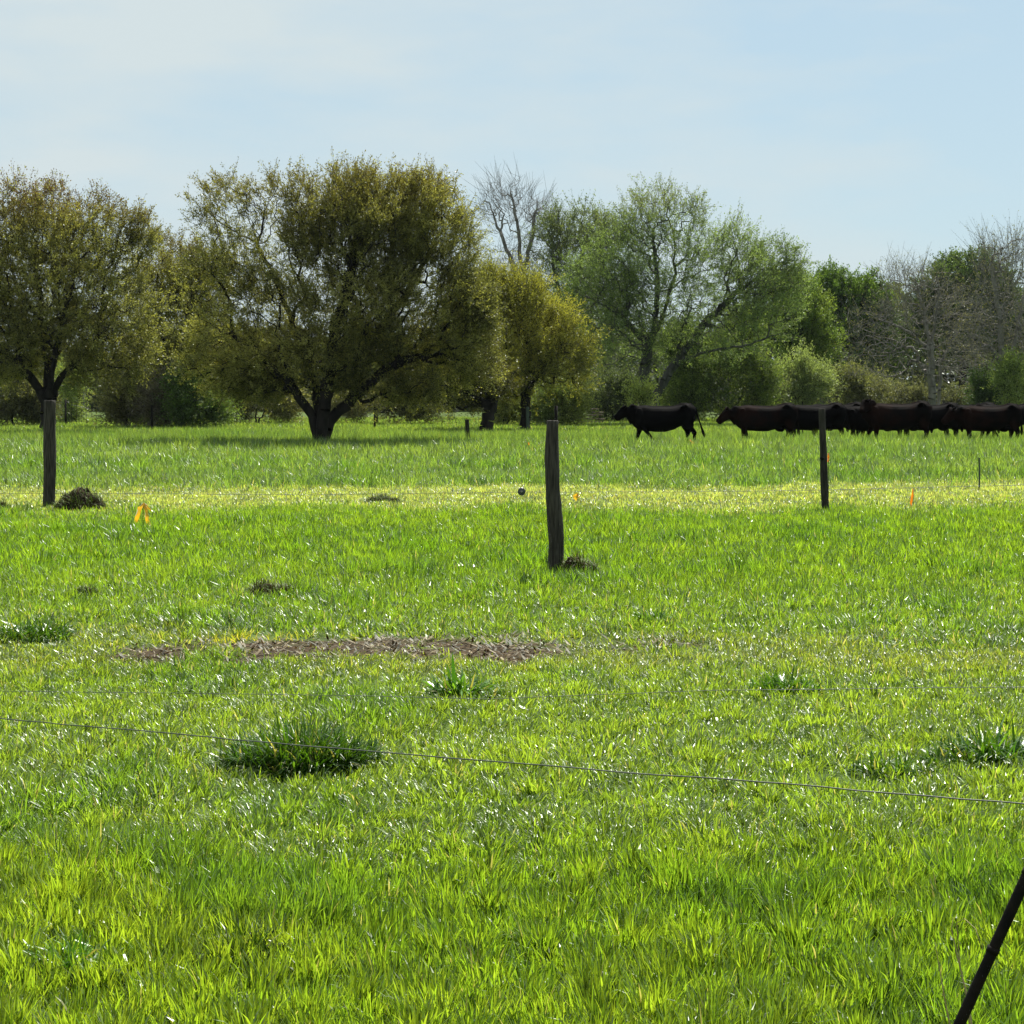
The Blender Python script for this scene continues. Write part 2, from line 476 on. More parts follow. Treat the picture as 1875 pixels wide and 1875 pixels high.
# ------------------------------------------------------------------ weed clumps and mounds
def weed_clump(px, py, wid, hgt, n, label, seed, dark=1.0, wide=.016):
    rng = np.random.default_rng(seed)
    n = int(n * 2.2)
    g = on_ground(px, py)
    cx, cy = g[0], g[1] + wid * .2
    r = np.sqrt(rng.uniform(0, 1, n)) * wid * .5
    a = rng.uniform(0, 6.283, n)
    x, y = cx + r * np.cos(a), cy + r * np.sin(a) * .7
    r = r * (.7 + .6 * vnoise(a * 1.3, a * 0 + seed, seed)); x, y = cx + r * np.cos(a), cy + r * np.sin(a) * .8
    P = np.stack([x, y, ground_z(x, y) - .005], -1)
    az = a + rng.normal(0, 1.6, n)
    lean = np.abs(rng.normal(.35, .35, n)); curv = rng.uniform(.2, 2.4, n)
    h = hgt * rng.uniform(.4, 1.2, n) * (1.1 - .75 * np.clip(r / (wid * .6), 0, 1))
    w = wide * .62 * rng.uniform(.5, 1.5, n)
    V, Fc, m = blades(P, az, lean, curv, h, w, 3, rng.normal(0, .5, n))
    C = lerp(np.array((.022, .068, .008))[None], np.array((.07, .145, .018))[None], rng.uniform(0, 1, n)[:, None]) * dark
    C[rng.uniform(0, 1, n) < .05] = (.30, .30, .13)
    lite = rng.uniform(0, 1, n) < .18; C[lite] = C[lite] * 1.9
    o = mesh_obj("weed_clump", V - np.array((cx, cy, 0)), [Fc], M_WEED, colr=np.repeat(C, m, 0), loc=(cx, cy, 0))
    tag(o, label, "weed clump", "dark weed clumps in the pasture")

for a in [
    (545, 1408, .74, .28, 2000, "largest and darkest weed clump, glossy leaved, just behind the near wire", 1, 1.0, .015),
    (50, 1178, .60, .20, 600, "dark weed clump at the left edge, level with the bare soil strip", 2, 1.1, .017),
    (442, 1745, .20, .17, 320, "small dark tuft in the tall grass nearest the camera", 3, .45, .012),  # blades darkened well below the other clumps to imitate a dark hole in the turf
    (1640, 1425, .36, .15, 300, "small dark tuft above the near wire, left of the shiny clump at the edge", 4, 1.1, .014),
    (1825, 1405, .55, .22, 620, "shiny tall weed clump by the right edge above the near wire", 5, 1.2, .018),
    (1445, 1275, .44, .19, 420, "broad green weed clump right of centre on the thin farther wire", 6, 1.4, .015),
    (840, 1280, .36, .24, 160, "tall broad-bladed tuft standing in front of the bare soil strip", 7, 1.6, .026),
    (1200, 1140, .34, .16, 260, "glossy green clump just behind the right end of the bare strip", 8, 1.5, .018),
    (1400, 1138, .30, .12, 200, "low dark clump right of the glossy one behind the bare strip's end", 9, 1.1, .016),
    (1740, 1135, .40, .10, 220, "flat dark clump behind the bare strip, farthest right of its row", 10, 1.2, .015),
    (310, 1106, .45, .09, 200, "thin flat dark clump between the smallest mound and the ant mound", 11, 1.1, .015),
    (110, 1780, .30, .16, 240, "dull sprawling clump in the lower left corner", 12, 1.4, .012),
]:
    weed_clump(*a)

def mound(px, py, w, h, label, seed):
    rng = np.random.default_rng(seed)
    g = on_ground(px, py)
    cx, cy = g[0], g[1] + w * .3
    root = empty("mound", (cx, cy, float(ground_z(cx, cy)) - .02), label, "mound", "dark mounds in the pasture")
    nr, na = 14, 40
    rr = np.linspace(0, 1, nr); aa = np.linspace(0, 2 * np.pi, na, endpoint=False)
    RR, AA = np.meshgrid(rr, aa, indexing="ij")
    x = RR * np.cos(AA) * w * .5; y = RR * np.sin(AA) * w * .42
    z = h * .85 * np.cos(RR * np.pi / 2) ** .6 * (0.35 + 1.1 * fbm(x * 11 + seed, y * 11, seed, 4)) + .02 - .05 * RR ** 6
    V = np.stack([x, y, z], -1).reshape(-1, 3)
    i = np.arange(nr * na).reshape(nr, na)
    j = np.roll(i, -1, 1)
    f = np.stack([i[:-1], j[:-1], j[1:], i[1:]], -1).reshape(-1, 4)
    mesh_obj("soil_heap", V, [f], M_MOUND, root, smooth=True)
    n = int(4200 * w)
    r = np.sqrt(rng.uniform(0, 1, n)); a = rng.uniform(0, 6.283, n)
    x, y = r * np.cos(a) * w * .52, r * np.sin(a) * w * .44
    z = h * .84 * np.cos(r * np.pi / 2) ** .6 * (0.33 + 1.1 * fbm(x * 11 + seed, y * 11, seed, 4))
    P = np.stack([x, y, z], -1)
    Vb, Fc, m = blades(P, rng.uniform(0, 6.28, n), np.abs(rng.normal(.8, .5, n)), rng.uniform(.2, 1.6, n), rng.uniform(.03, .15, n) * (.5 + .7 * vnoise(x * 14, y * 14, seed)), rng.uniform(.004, .010, n), 2)
    C = lerp(np.array((.03, .024, .008))[None], np.array((.17, .125, .045))[None], (rng.uniform(0, 1, n) ** 2)[:, None])
    gsel = rng.uniform(0, 1, n) < .5
    C[gsel] = (.13, .21, .032)
    mesh_obj("dead_grass", Vb, [Fc], M_LITTER, root, colr=np.repeat(C, m, 0))["kind"] = "stuff"

for k, (px, py, w, h, lab) in enumerate(MOUNDS):
    mound(px, py, w, h, lab, 200 + k)

# ------------------------------------------------------------------ tubes
def tube_edges(A, B, ra, rb, sides):
    """open tubes from A to B (n,3) with end radii; returns V, quads"""
    n = len(A)
    d = B - A
    L = np.linalg.norm(d, axis=1, keepdims=True); L[L == 0] = 1e-6
    d = d / L
    ref = np.where(np.abs(d[:, 2:3]) > .9, np.array([[1., 0, 0]]), np.array([[0., 0, 1]]))
    u = np.cross(d, ref); u /= np.linalg.norm(u, axis=1, keepdims=True)
    v = np.cross(d, u)
    an = np.arange(sides) / sides * 2 * np.pi
    ring = u[:, None] * np.cos(an)[None, :, None] + v[:, None] * np.sin(an)[None, :, None]
    V = np.concatenate([A[:, None] + ring * ra[:, None, None], B[:, None] + ring * rb[:, None, None]], 1).reshape(-1, 3)
    b = (np.arange(n) * 2 * sides)[:, None]
    k = np.arange(sides); k2 = (k + 1) % sides
    q = np.stack([b + k, b + k2, b + sides + k2, b + sides + k], -1).reshape(-1, 4)
    return V, q

def sweep(points, radii, sides=12, cap=True, squash=None):
    """continuous tube through points -> bmesh"""
    bm = bmesh.new()
    pts = [Vector(p) for p in points]
    rings = []
    for i, p in enumerate(pts):
        d = (pts[min(i + 1, len(pts) - 1)] - pts[max(i - 1, 0)]).normalized()
        ref = Vector((1, 0, 0)) if abs(d.x) < .9 else Vector((0, 1, 0))
        u = d.cross(ref).normalized(); v = d.cross(u)
        r = radii[i]
        rv = []
        for k in range(sides):
            a = 2 * math.pi * k / sides
            rr = r[k % len(r)] if isinstance(r, (list, tuple)) else r
            rv.append(bm.verts.new(p + (u * math.cos(a) + v * math.sin(a)) * rr))
        rings.append(rv)
    for a, b in zip(rings, rings[1:]):
        for k in range(sides):
            bm.faces.new((a[k], a[(k + 1) % sides], b[(k + 1) % sides], b[k]))
    if cap:
        bm.faces.new(rings[0]); bm.faces.new(list(reversed(rings[-1])))
    return bm

# ------------------------------------------------------------------ trees
def grow(seed_pos, seed_par, A, bf):
    """join the crown points A to the limb skeleton: shortest twig plus a share of the way down"""
    pos = list(map(np.asarray, seed_pos)); par = list(seed_par)
    plen = [0.0] * len(pos)
    for i in range(len(pos)):
        if par[i] >= 0: plen[i] = plen[par[i]] + np.linalg.norm(pos[i] - pos[par[i]])
    n = len(A)
    best = np.full(n, 1e18); bp = np.zeros(n, int)
    for i in range(len(pos)):
        c = np.linalg.norm(A - pos[i], axis=1) + bf * plen[i]
        m = c < best; best[m] = c[m]; bp[m] = i
    alive = np.ones(n, bool)
    for _ in range(n):
        j = int(np.argmin(np.where(alive, best, 1e18)))
        alive[j] = False
        i = len(pos)
        pos.append(A[j]); par.append(int(bp[j]))
        plen.append(plen[bp[j]] + np.linalg.norm(A[j] - pos[bp[j]]))
        c = np.linalg.norm(A - A[j], axis=1) + bf * plen[i]
        m = (c < best) & alive; best[m] = c[m]; bp[m] = i
    return np.array(pos), np.array(par)

def unit(v):
    return v / np.maximum(np.linalg.norm(v, axis=-1, keepdims=True), 1e-9)

def leaf_quads(P, D, ln, wd, rng):
    """pointed folded leaves: base, two sides, tip"""
    n = len(P)
    s = unit(np.cross(D, rng.normal(0, 1, (n, 3))))
    up = np.cross(s, D)
    mid = P + D * (ln * .45)[:, None]
    V = np.stack([P, mid + s * (wd * .5)[:, None] + up * (wd * .12)[:, None], P + D * ln[:, None], mid - s * (wd * .5)[:, None] + up * (wd * .12)[:, None]], 1).reshape(-1, 3)
    b = (np.arange(n) * 4)[:, None]
    return V, np.concatenate([b + np.array([[0, 1, 2]]), b + np.array([[0, 2, 3]])])

def tree(name, label, group, base, Y, limbs, lobes, npts, seed, bark, leafm, c1, c2, rbase=.3, sprigs=4, leaves=7, leaf=.07,
         slen=.5, bf=.25, gap=.0, rtip=.012, tip_col=None, upward=.5, crown_name="crown", category="tree", rmin=0.0):
    rng = np.random.default_rng(seed)
    S = Y / F_PX                                    # metres per photo pixel at the tree
    b0 = at(base[0], base[1], Y); b0[2] = float(ground_z(b0[0], Y)) - 0.05
    pos, par, fix = [b0], [-1], {}
    names = {}
    for lm in limbs:                                # ((start limb, index) or None, [(px, py, depth offset m), ...])
        prev = 0 if lm[0] is None else names[lm[0]]
        ids = [prev]
        last = pos[prev]
        for (px, py, dy) in lm[1]:
            p = at(px, py, Y); p[1] += dy
            m = max(1, int(np.linalg.norm(p - last) / .45))
            for k in range(1, m + 1):
                q = last + (p - last) * k / m + (rng.normal(0, .03, 3) if k < m else 0)
                pos.append(q); par.append(prev); prev = len(pos) - 1; ids.append(prev)
            last = p
        for t, fr in enumerate((0, .25, .5, .75, 1)):
            names[(len(names) // 5, t)] = ids[int(round(fr * (len(ids) - 1)))]
    # crown points inside the lobes
    tw = np.array([l[2] * l[3] * (l[4] if len(l) > 4 else 1.0) for l in lobes]); tw = tw / tw.sum()
    pick = rng.choice(len(lobes), npts * 3, p=tw)
    L = np.array([l[:4] for l in lobes], float)[pick]
    u = unit(rng.normal(0, 1, (len(pick), 3))) * (rng.uniform(0, 1, (len(pick), 1)) ** (1 / 2.4))
    un = unit(u)
    u = u * (.68 + .66 * (.6 * vnoise(un[:, 0] * 2.1 + pick * 7.3, un[:, 2] * 2.1 + un[:, 1] * 1.7, seed) + .4 * vnoise(un[:, 0] * 5 + pick * 3.1, un[:, 2] * 5 + un[:, 1] * 4, seed + 2)))[:, None]
    px = L[:, 0] + u[:, 0] * L[:, 2]; py = L[:, 1] - u[:, 2] * L[:, 3]
    dz = np.minimum(L[:, 2], L[:, 3] * 1.6) * S * u[:, 1]
    doff = np.array([(l[5] if len(l) > 5 else 0.0) for l in lobes])[pick]
    A = np.stack([at(a, b, Y) for a, b in zip(px, py)]); A[:, 1] += dz + doff
    g = 0.5 * vnoise(A[:, 0] * .9 + A[:, 1] * .5, A[:, 2] * .9 + A[:, 1] * .4, seed) + .5 * vnoise(A[:, 0] * 1.9, A[:, 2] * 1.9 + A[:, 1] * 1.1, seed + 5)
    A = A[(g > gap) & (A[:, 2] > (.25 if category == 'tree' else .08))][:npts]
    P, par = grow(pos, par, A, bf)
    n = len(P); ns = len(pos)
    cnt = np.ones(n)
    order = np.arange(n)[::-1]
    for i in order:
        if par[i] >= 0: cnt[par[i]] += cnt[i]
    rt = rtip * .45
    ex = math.log(max(rbase / rt, 1.5)) / math.log(cnt[0])
    rad = rt * cnt ** ex
    ch = np.arange(1, n); pa = par[1:]
    # bent edges
    mid = (P[ch] + P[pa]) / 2 + rng.normal(0, 1, (n - 1, 3)) * (np.linalg.norm(P[ch] - P[pa], axis=1) * .07)[:, None]
    rc = rad[ch]; rp_ = np.minimum(rad[pa], rc * 1.35); rp_[ch < ns] = rad[pa][ch < ns]
    flare = (pa == 0)
    multi = (par == 0).sum() > 1 and seed in (3, 8)
    rp_[flare] = np.maximum(rc[flare] * 1.35, .2) if multi else rp_[flare] * 1.25
    rm = (rc + rp_) / 2
    root = empty(name, b0, label, category, group)
    Vs, Fs, o = [], [], 0
    for sel, sd in ((rc > .06, 9), ((rc <= .06) & (rc > .022), 5), ((rc <= .022) & (rc >= rmin), 3)):
        if not sel.any(): continue
        for (a, b, ra, rb) in ((P[pa], mid, rp_, rm), (mid, P[ch], rm, rc)):
            V, q = tube_edges(a[sel], b[sel], ra[sel], rb[sel], sd)
            Vs.append(V); Fs.append(q + o); o += len(V)
    mesh_obj("trunk", np.concatenate(Vs) - b0, [np.concatenate(Fs)], bark, root, smooth=True)
    # sprigs and leaves
    tips = np.where((cnt <= 4) & (np.arange(n) >= ns))[0]
    cen = A.mean(0)
    T = np.repeat(tips, sprigs); m = len(T)
    outd = unit(P[T] - np.maximum(par[T], 0)[:, None] * 0 - cen)
    D = unit(outd * .55 + np.array([0, 0, upward]) + rng.normal(0, .55, (m, 3)))
    sl_ = slen * rng.uniform(.4, 1.7, m)
    st = P[T] + rng.normal(0, .12, (m, 3)) * slen
    en = st + D * sl_[:, None]
    tv, tq = tube_edges(st, en, np.full(m, rtip * .55), np.full(m, rtip * .2), 3)
    cluster = np.clip(.5 * _h2(T * 1.7, T * .3, seed) + .9 * (vnoise(P[T][:, 0] * .7 + P[T][:, 1] * .6, P[T][:, 2] * .7, seed + 3) - .25), 0, 1)
    tc_ = np.repeat(np.array([(.05, .042, .035)]), len(tv), 0)
    if leaves > 0:
        K = np.repeat(np.arange(m), int(leaves * 3.2)); t = rng.uniform(.1, 1.05, len(K))
        LP = st[K] + D[K] * (sl_[K] * t)[:, None] + rng.normal(0, leaf * .5, (len(K), 3))
        LD = unit(D[K] * .9 + rng.normal(0, .6, (len(K), 3)))
        ll = leaf * .95 * rng.uniform(.6, 1.35, len(K))
        lv, lf = leaf_quads(LP, LD, ll, ll * rng.uniform(.34, .55, len(K)), rng)
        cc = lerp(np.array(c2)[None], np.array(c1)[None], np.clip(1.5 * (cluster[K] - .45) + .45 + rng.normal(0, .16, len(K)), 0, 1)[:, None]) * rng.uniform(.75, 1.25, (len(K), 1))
        if tip_col is not None:
            hi = np.clip((LP[:, 2] - (A[:, 2].min() + .72 * np.ptp(A[:, 2]))) / (.25 * np.ptp(A[:, 2])), 0, 1) * (rng.uniform(0, 1, len(K)) < .7)
            cc = lerp(cc, np.array(tip_col)[None], hi[:, None])
        V = np.concatenate([lv, tv]); C = np.concatenate([np.repeat(cc, 4, 0), tc_])
        mesh_obj(crown_name, V - b0, [lf, tq + len(lv)], [leafm, bark], root, colr=C, midx=[0, 1])
    else:
        mesh_obj("twigs", tv - b0, [tq], [bark], root)
    return root

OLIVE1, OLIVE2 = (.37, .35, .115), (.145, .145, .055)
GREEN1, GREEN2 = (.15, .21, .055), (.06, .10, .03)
GT = "trees along the far side of the pasture"

# left olive tree behind the straight post
tree("olive_leaved_tree", "rounded olive-leaved tree at the left edge, its trunk behind the straight post", GT, (88, 797), 80,
     [(None, [(88, 735, 0)]), ((0, 4), [(60, 690, -.4), (20, 650, -.6), (-40, 620, -.6)]), ((0, 4), [(85, 660, .3), (70, 560, .3), (60, 450, 0)]),
      ((0, 4), [(112, 690, 0), (150, 650, 0), (200, 600, -.3)]), ((0, 4), [(100, 690, -.6), (120, 590, -.8), (150, 480, -.5)])],
     [(55, 430, 105, 95), (165, 455, 100, 85), (245, 440, 38, 55, .8), (5, 540, 140, 110), (150, 570, 150, 95), (70, 620, 150, 70), (-70, 480, 100, 120), (225, 630, 70, 55), (40, 670, 90, 35), (170, 670, 90, 40)],
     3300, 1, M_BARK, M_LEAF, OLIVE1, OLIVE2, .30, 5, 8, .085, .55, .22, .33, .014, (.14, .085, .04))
# behind it to the right
tree("olive_leaved_tree", "paler olive tree filling the gap between the left-edge tree and the big dark-trunked one", GT, (330, 775), 98,
     [(None, [(325, 720, 0)]), ((0, 4), [(300, 640, 0), (290, 540, 0)]), ((0, 4), [(345, 630, 0), (340, 520, 0)])],
     [(300, 500, 80, 70), (360, 530, 60, 70), (290, 590, 90, 80), (360, 630, 70, 80), (310, 680, 90, 50)],
     1600, 2, M_BARK, M_LEAF, (.31, .285, .08), (.13, .13, .045), .25, 4, 7, .105, .6, .22, .36, .015, (.15, .12, .06))
# big centre tree
tree("olive_leaved_tree", "largest olive tree, thick dark V-shaped trunk, upper left crown nearly bare", GT, (588, 822), 62.5,
     [(None, [(588, 790, 0), (587, 760, 0)]), (None, [(581, 800, 0), (574, 770, -.1), (562, 745, -.2), (541, 712, -.3), (480, 650, -.4), (430, 615, -.2)]),
      ((0, 4), [(576, 730, .3), (560, 660, .5), (520, 560, .5), (470, 450, .3)]),
      (None, [(590, 800, -.1), (592, 765, -.25), (598, 725, -.35), (612, 640, -.4), (640, 520, -.3), (660, 400, 0)]),
      (None, [(595, 800, 0), (603, 772, 0), (620, 752, 0), (645, 728, 0), (690, 690, -.2), (760, 655, -.2)]),
      ((0, 4), [(602, 715, .5), (660, 640, .8), (740, 540, .8), (800, 430, .4)]),
      ((1, 3), [(440, 690, -.6), (410, 735, -.7), (388, 775, -.8)])],
     [(680, 420, 125, 112), (635, 390, 90, 75), (775, 415, 88, 105), (820, 500, 60, 110), (600, 540, 150, 90, .9), (740, 560, 140, 110), (470, 610, 115, 80, .75),
      (570, 640, 160, 65), (720, 650, 130, 55), (430, 395, 85, 75, .42), (530, 375, 55, 60, .45), (430, 500, 90, 70, .6), (560, 430, 50, 60, .9), (420, 670, 90, 45, .8), (470, 690, 90, 35, .8), (740, 695, 110, 32, .9), (820, 660, 70, 60, .9), (640, 695, 70, 28, .7), (360, 600, 50, 80, .7), (480, 708, 110, 24, 1.6), (770, 712, 100, 26, 1.5), (850, 600, 50, 90), (875, 560, 28, 40), (860, 670, 50, 50), (680, 712, 60, 24, 1.3)],
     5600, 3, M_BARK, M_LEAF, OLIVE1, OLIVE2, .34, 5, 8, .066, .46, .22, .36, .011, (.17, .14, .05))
# olive tree right of it
tree("olive_leaved_tree", "lower olive-yellow tree with a short straight trunk, right of the big dark-trunked tree", GT, (963, 783), 90,
     [(None, [(963, 715, 0)]), ((0, 4), [(930, 660, 0), (890, 600, 0)]), ((0, 4), [(970, 640, 0), (950, 560, 0)]), ((0, 4), [(1000, 670, 0), (1040, 630, 0)])],
     [(885, 560, 60, 60), (930, 570, 70, 60), (985, 612, 55, 42), (1040, 635, 35, 36), (900, 650, 110, 60), (985, 670, 80, 45), (850, 690, 80, 40), (930, 705, 60, 25), (905, 525, 40, 30), (955, 550, 45, 35), (1015, 590, 38, 30), (1055, 665, 26, 40), (1062, 700, 18, 24), (865, 600, 50, 80), (875, 680, 60, 60)],
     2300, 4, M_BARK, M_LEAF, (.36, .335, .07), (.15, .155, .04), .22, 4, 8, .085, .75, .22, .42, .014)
tree("leaning_tree", "small dark tree leaning right under the olive crown beside the short far post", GT, (890, 776), 84,
     [(None, [(900, 745, 0), (930, 700, 0), (960, 660, 0)])],
     [(880, 690, 70, 50), (840, 650, 60, 60), (850, 725, 60, 30), (810, 700, 70, 50)], 700, 5, M_BARK, M_LEAF, (.13, .12, .03), (.05, .055, .018), .26, 4, 7, .09, .5, .25, .3, .013)
# bare tree behind
tree("bare_tree", "tall leafless tree reaching above the crowns just right of the big olive tree", GT, (975, 766), 128,
     [(None, [(972, 600, 0), (955, 520, 0)]), ((0, 4), [(925, 450, 0), (895, 370, 0)]), ((0, 4), [(950, 430, 0), (935, 345, 0)]), ((0, 4), [(975, 430, 0), (985, 360, 0)])],
     [(905, 380, 32, 55), (945, 380, 45, 55), (985, 400, 30, 45), (950, 460, 50, 50)], 420, 6, M_BARK_GREY, M_FARLEAF, GREEN1, GREEN2, .26, 3, 0, .1, 1.1, .15, .0, .02)
# green tree between
tree("green_tree", "sparse grey-green tree standing between the leafless tree and the big spreading tree", GT, (1048, 764), 125,
     [(None, [(1045, 650, 0), (1040, 580, 0)]), ((0, 4), [(1015, 500, 0), (1010, 430, 0)]), ((0, 4), [(1060, 490, 0), (1080, 410, 0)])],
     [(1055, 440, 80, 58), (1010, 450, 35, 60), (1105, 440, 30, 45), (1020, 550, 80, 80), (1090, 550, 70, 80), (1050, 640, 90, 60)],
     1500, 7, M_BARK_MID, M_FARLEAF, (.21, .25, .10), (.10, .13, .06), .28, 4, 6, .115, .8, .2, .38, .018)
# big spreading tree
tree("spreading_tree", "big spreading pale green tree with a forked trunk behind the leading cow", GT, (1190, 772), 106,
     [(None, [(1190, 748, 0)]), ((0, 4), [(1180, 690, 0), (1186, 640, 0)]), ((0, 4), [(1204, 720, 0), (1240, 660, 0), (1300, 580, 0), (1370, 520, .4), (1430, 480, .5)]),
      ((1, 4), [(1150, 590, -.5), (1110, 562, -.8), (1060, 540, -1)]), ((1, 4), [(1198, 600, 0), (1205, 520, 0), (1195, 420, 0)]),
      ((1, 4), [(1215, 575, .6), (1240, 500, .8), (1235, 420, .8)]), ((2, 1), [(1290, 645, -.8), (1370, 632, -1.2), (1430, 606, -1.4)]),
      ((2, 2), [(1320, 600, 1), (1400, 570, 1.4)]), ((2, 3), [(1350, 470, 0), (1340, 430, 0)])],
     [(1205, 415, 70, 66), (1150, 450, 65, 60), (1255, 430, 45, 65), (1330, 465, 70, 55), (1395, 500, 70, 55), (1435, 500, 38, 50), (1120, 530, 100, 80),
      (1260, 540, 130, 85), (1390, 570, 75, 60), (1150, 610, 105, 60, .8), (1300, 610, 100, 60, .7)],
     2500, 8, M_BARK_MID, M_FARLEAF, (.25, .33, .12), (.13, .185, .065), .36, 4, 7, .095, .75, .2, .37, .015, (.20, .22, .12))
# dark oaks at right
tree("dark_oak", "round dark green oak right of the spreading tree, above the second cow in line", GT, (1535, 757), 165,
     [(None, [(1535, 680, 0), (1535, 620, 0)]), ((0, 4), [(1580, 570, 0)]), ((0, 4), [(1500, 580, 0)])],
     [(1535, 540, 62, 42), (1590, 550, 45, 45), (1495, 580, 60, 60), (1560, 610, 80, 60), (1500, 660, 70, 60), (1600, 640, 60, 60)],
     1700, 9, M_BARK, M_FARLEAF, (.13, .20, .045), (.045, .085, .022), .4, 4, 8, .20, .7, .25, .3, .03)
tree("dark_oak", "dark green oak crown rising behind the grey leafless tree with twin trunks", GT, (1765, 757), 165,
     [(None, [(1765, 680, 0), (1765, 600, 0)]), ((0, 4), [(1800, 540, 0)]), ((0, 4), [(1730, 560, 0)])],
     [(1760, 515, 70, 45), (1805, 545, 60, 50), (1715, 555, 50, 45), (1770, 600, 100, 60), (1850, 600, 60, 60)],
     1700, 10, M_BARK, M_FARLEAF, (.14, .19, .06), (.05, .085, .035), .4, 4, 8, .20, .7, .25, .33, .03)
tree("green_tree", "bright green tree with drooping foliage filling in right of the spreading tree's low limb", GT, (1450, 764), 140,
     [(None, [(1450, 690, 0), (1450, 620, 0)])], [(1450, 560, 55, 60), (1480, 600, 45, 70), (1430, 610, 60, 50), (1500, 640, 40, 40)],
     900, 11, M_BARK, M_FARLEAF, (.21, .27, .06), (.09, .15, .03), .3, 4, 7, .14, .7, .25, .3, .02)
# grey bare trees
tree("bare_tree", "grey leafless tree with twin trunks behind the raised-headed cow", GT, (1708, 765), 118,
     [(None, [(1706, 700, 0), (1704, 640, 0)]), (None, [(1722, 740, .5), (1728, 660, .6), (1770, 580, .4)]), ((0, 4), [(1650, 600, 0), (1600, 580, 0)]),
      ((0, 4), [(1690, 560, 0), (1670, 500, 0)]), ((0, 4), [(1715, 560, 0), (1720, 500, 0)])],
     [(1630, 600, 80, 55), (1680, 545, 70, 60), (1735, 570, 60, 60), (1620, 660, 80, 45), (1740, 660, 70, 50), (1660, 510, 60, 30)],
     800, 12, M_BARK_GREY, M_FARLEAF, (.22, .21, .10), (.13, .125, .07), .26, 4, 1, .09, 1.0, .12, .2, .017)
tree("bare_tree", "tallest grey leafless tree at the right edge, trunk forking low", GT, (1832, 766), 112,
     [(None, [(1834, 700, 0)]), ((0, 4), [(1832, 600, 0), (1815, 480, 0)]), ((0, 4), [(1860, 620, 0), (1880, 520, 0)])],
     [(1820, 490, 45, 65), (1870, 480, 45, 60), (1850, 570, 70, 60), (1800, 620, 50, 50), (1880, 640, 50, 60)],
     750, 13, M_BARK_GREY, M_FARLEAF, (.22, .21, .10), (.13, .125, .07), .24, 4, 1, .09, 1.1, .12, .2, .017)

# ------------------------------------------------------------------ shrubs along the treeline
GS = "shrubs under the trees along the far fence"
def shrub(px, py, Y, lobes, n, seed, c1, c2, label, leaf=.11, name="shrub"):
    c1, c2 = tuple(v * 1.15 + sum(c1) * .11 for v in c1), tuple(v * 1.3 + sum(c2) * .12 for v in c2)
    rr = random.Random(seed)
    L2 = []
    for (cx, cy, rx, ry) in lobes:
        L2.append((cx, cy, rx * .85, ry * .8))
        for _ in range(3):
            L2.append((cx + rr.uniform(-.8, .8) * rx, cy + rr.uniform(-.7, .6) * ry, rx * rr.uniform(.3, .5), ry * rr.uniform(.3, .55)))
        L2.append((cx + rr.uniform(-.3, .3) * rx, py - 10, rx * .8, 13))
    lobes = L2
    n = int(n * 1.4)
    tree(name, label, GS, (px, py), Y, [(None, [(px, py - 18, 0)]), ((0, 4), [(px - 12, py - 34, 0)]), ((0, 4), [(px + 12, py - 34, 0)])], lobes, n, seed, M_BARK, M_FARLEAF,
         c1, c2, .05, 4, 5, leaf, .8, .2, .36, .012, category="shrub", crown_name="foliage")

shrub(1320, 768, 116, [(1310, 670, 85, 70), (1350, 615, 50, 55), (1280, 720, 70, 45), (1370, 700, 50, 60)], 1500, 31, (.17, .23, .03), (.045, .075, .014), "large bright green bush under the spreading tree, behind the gap between the first two cows", .13)
shrub(1470, 765, 122, [(1470, 705, 46, 42), (1465, 680, 30, 28)], 520, 32, (.20, .25, .075), (.11, .15, .05), "round pale green bush behind the back of the second cow")
shrub(1398, 766, 120, [(1398, 720, 38, 35)], 340, 33, (.19, .22, .07), (.10, .12, .045), "low greyish bush between the large bright bush and the round pale one")
shrub(1575, 766, 125, [(1575, 722, 55, 34), (1560, 705, 25, 20)], 520, 34, (.18, .19, .055), (.07, .08, .03), "straggly yellow-green bush behind the cow with the raised head")
shrub(1030, 768, 100, [(1030, 725, 42, 40), (1010, 745, 30, 25)], 500, 35, (.24, .27, .05), (.10, .14, .03), "yellow-green bush behind the top of the crooked post")
shrub(925, 768, 102, [(928, 742, 36, 28)], 300, 36, (.24, .26, .06), (.10, .13, .03), "yellow-green bush left of the short straight trunk")
shrub(25, 770, 100, [(15, 725, 60, 40), (60, 740, 30, 30)], 520, 37, (.13, .13, .05), (.06, .065, .03), "brownish bush under the left-edge tree, left of its trunk")
shrub(133, 768, 110, [(132, 712, 22, 30)], 260, 38, (.22, .27, .05), (.11, .16, .03), "small bright sapling just right of the left-edge tree's trunk")
shrub(235, 770, 96, [(235, 725, 35, 40)], 380, 39, (.16, .15, .05), (.08, .08, .03), "olive bush left of the thin far stake")
shrub(300, 770, 95, [(300, 735, 40, 32), (330, 715, 30, 30)], 380, 40, (.12, .105, .07), (.07, .06, .045), "greyish brown bramble behind the thin far stake")
shrub(365, 770, 94, [(365, 740, 48, 30), (350, 715, 28, 24)], 460, 41, (.13, .20, .03), (.05, .09, .016), "dark green bush under the drooping left limb of the big olive tree")
shrub(470, 768, 105, [(460, 742, 60, 24), (510, 740, 40, 24)], 420, 42, (.19, .18, .06), (.10, .10, .04), "tan brush behind the big olive tree, left of its trunk")
shrub(690, 768, 105, [(660, 742, 50, 24), (720, 735, 50, 30), (770, 745, 40, 22)], 480, 43, (.17, .16, .05), (.08, .08, .03), "tan brush behind the big olive tree, right of its trunk")
shrub(1855, 768, 110, [(1857, 705, 22, 42)], 260, 44, (.20, .26, .05), (.10, .15, .03), "bright green sapling at the right edge beside the tallest leafless tree")
shrub(1812, 768, 112, [(1808, 728, 22, 30)], 200, 45, (.04, .08, .02), (.02, .04, .014), "dark ivy-like bush at the foot of the tallest leafless tree")
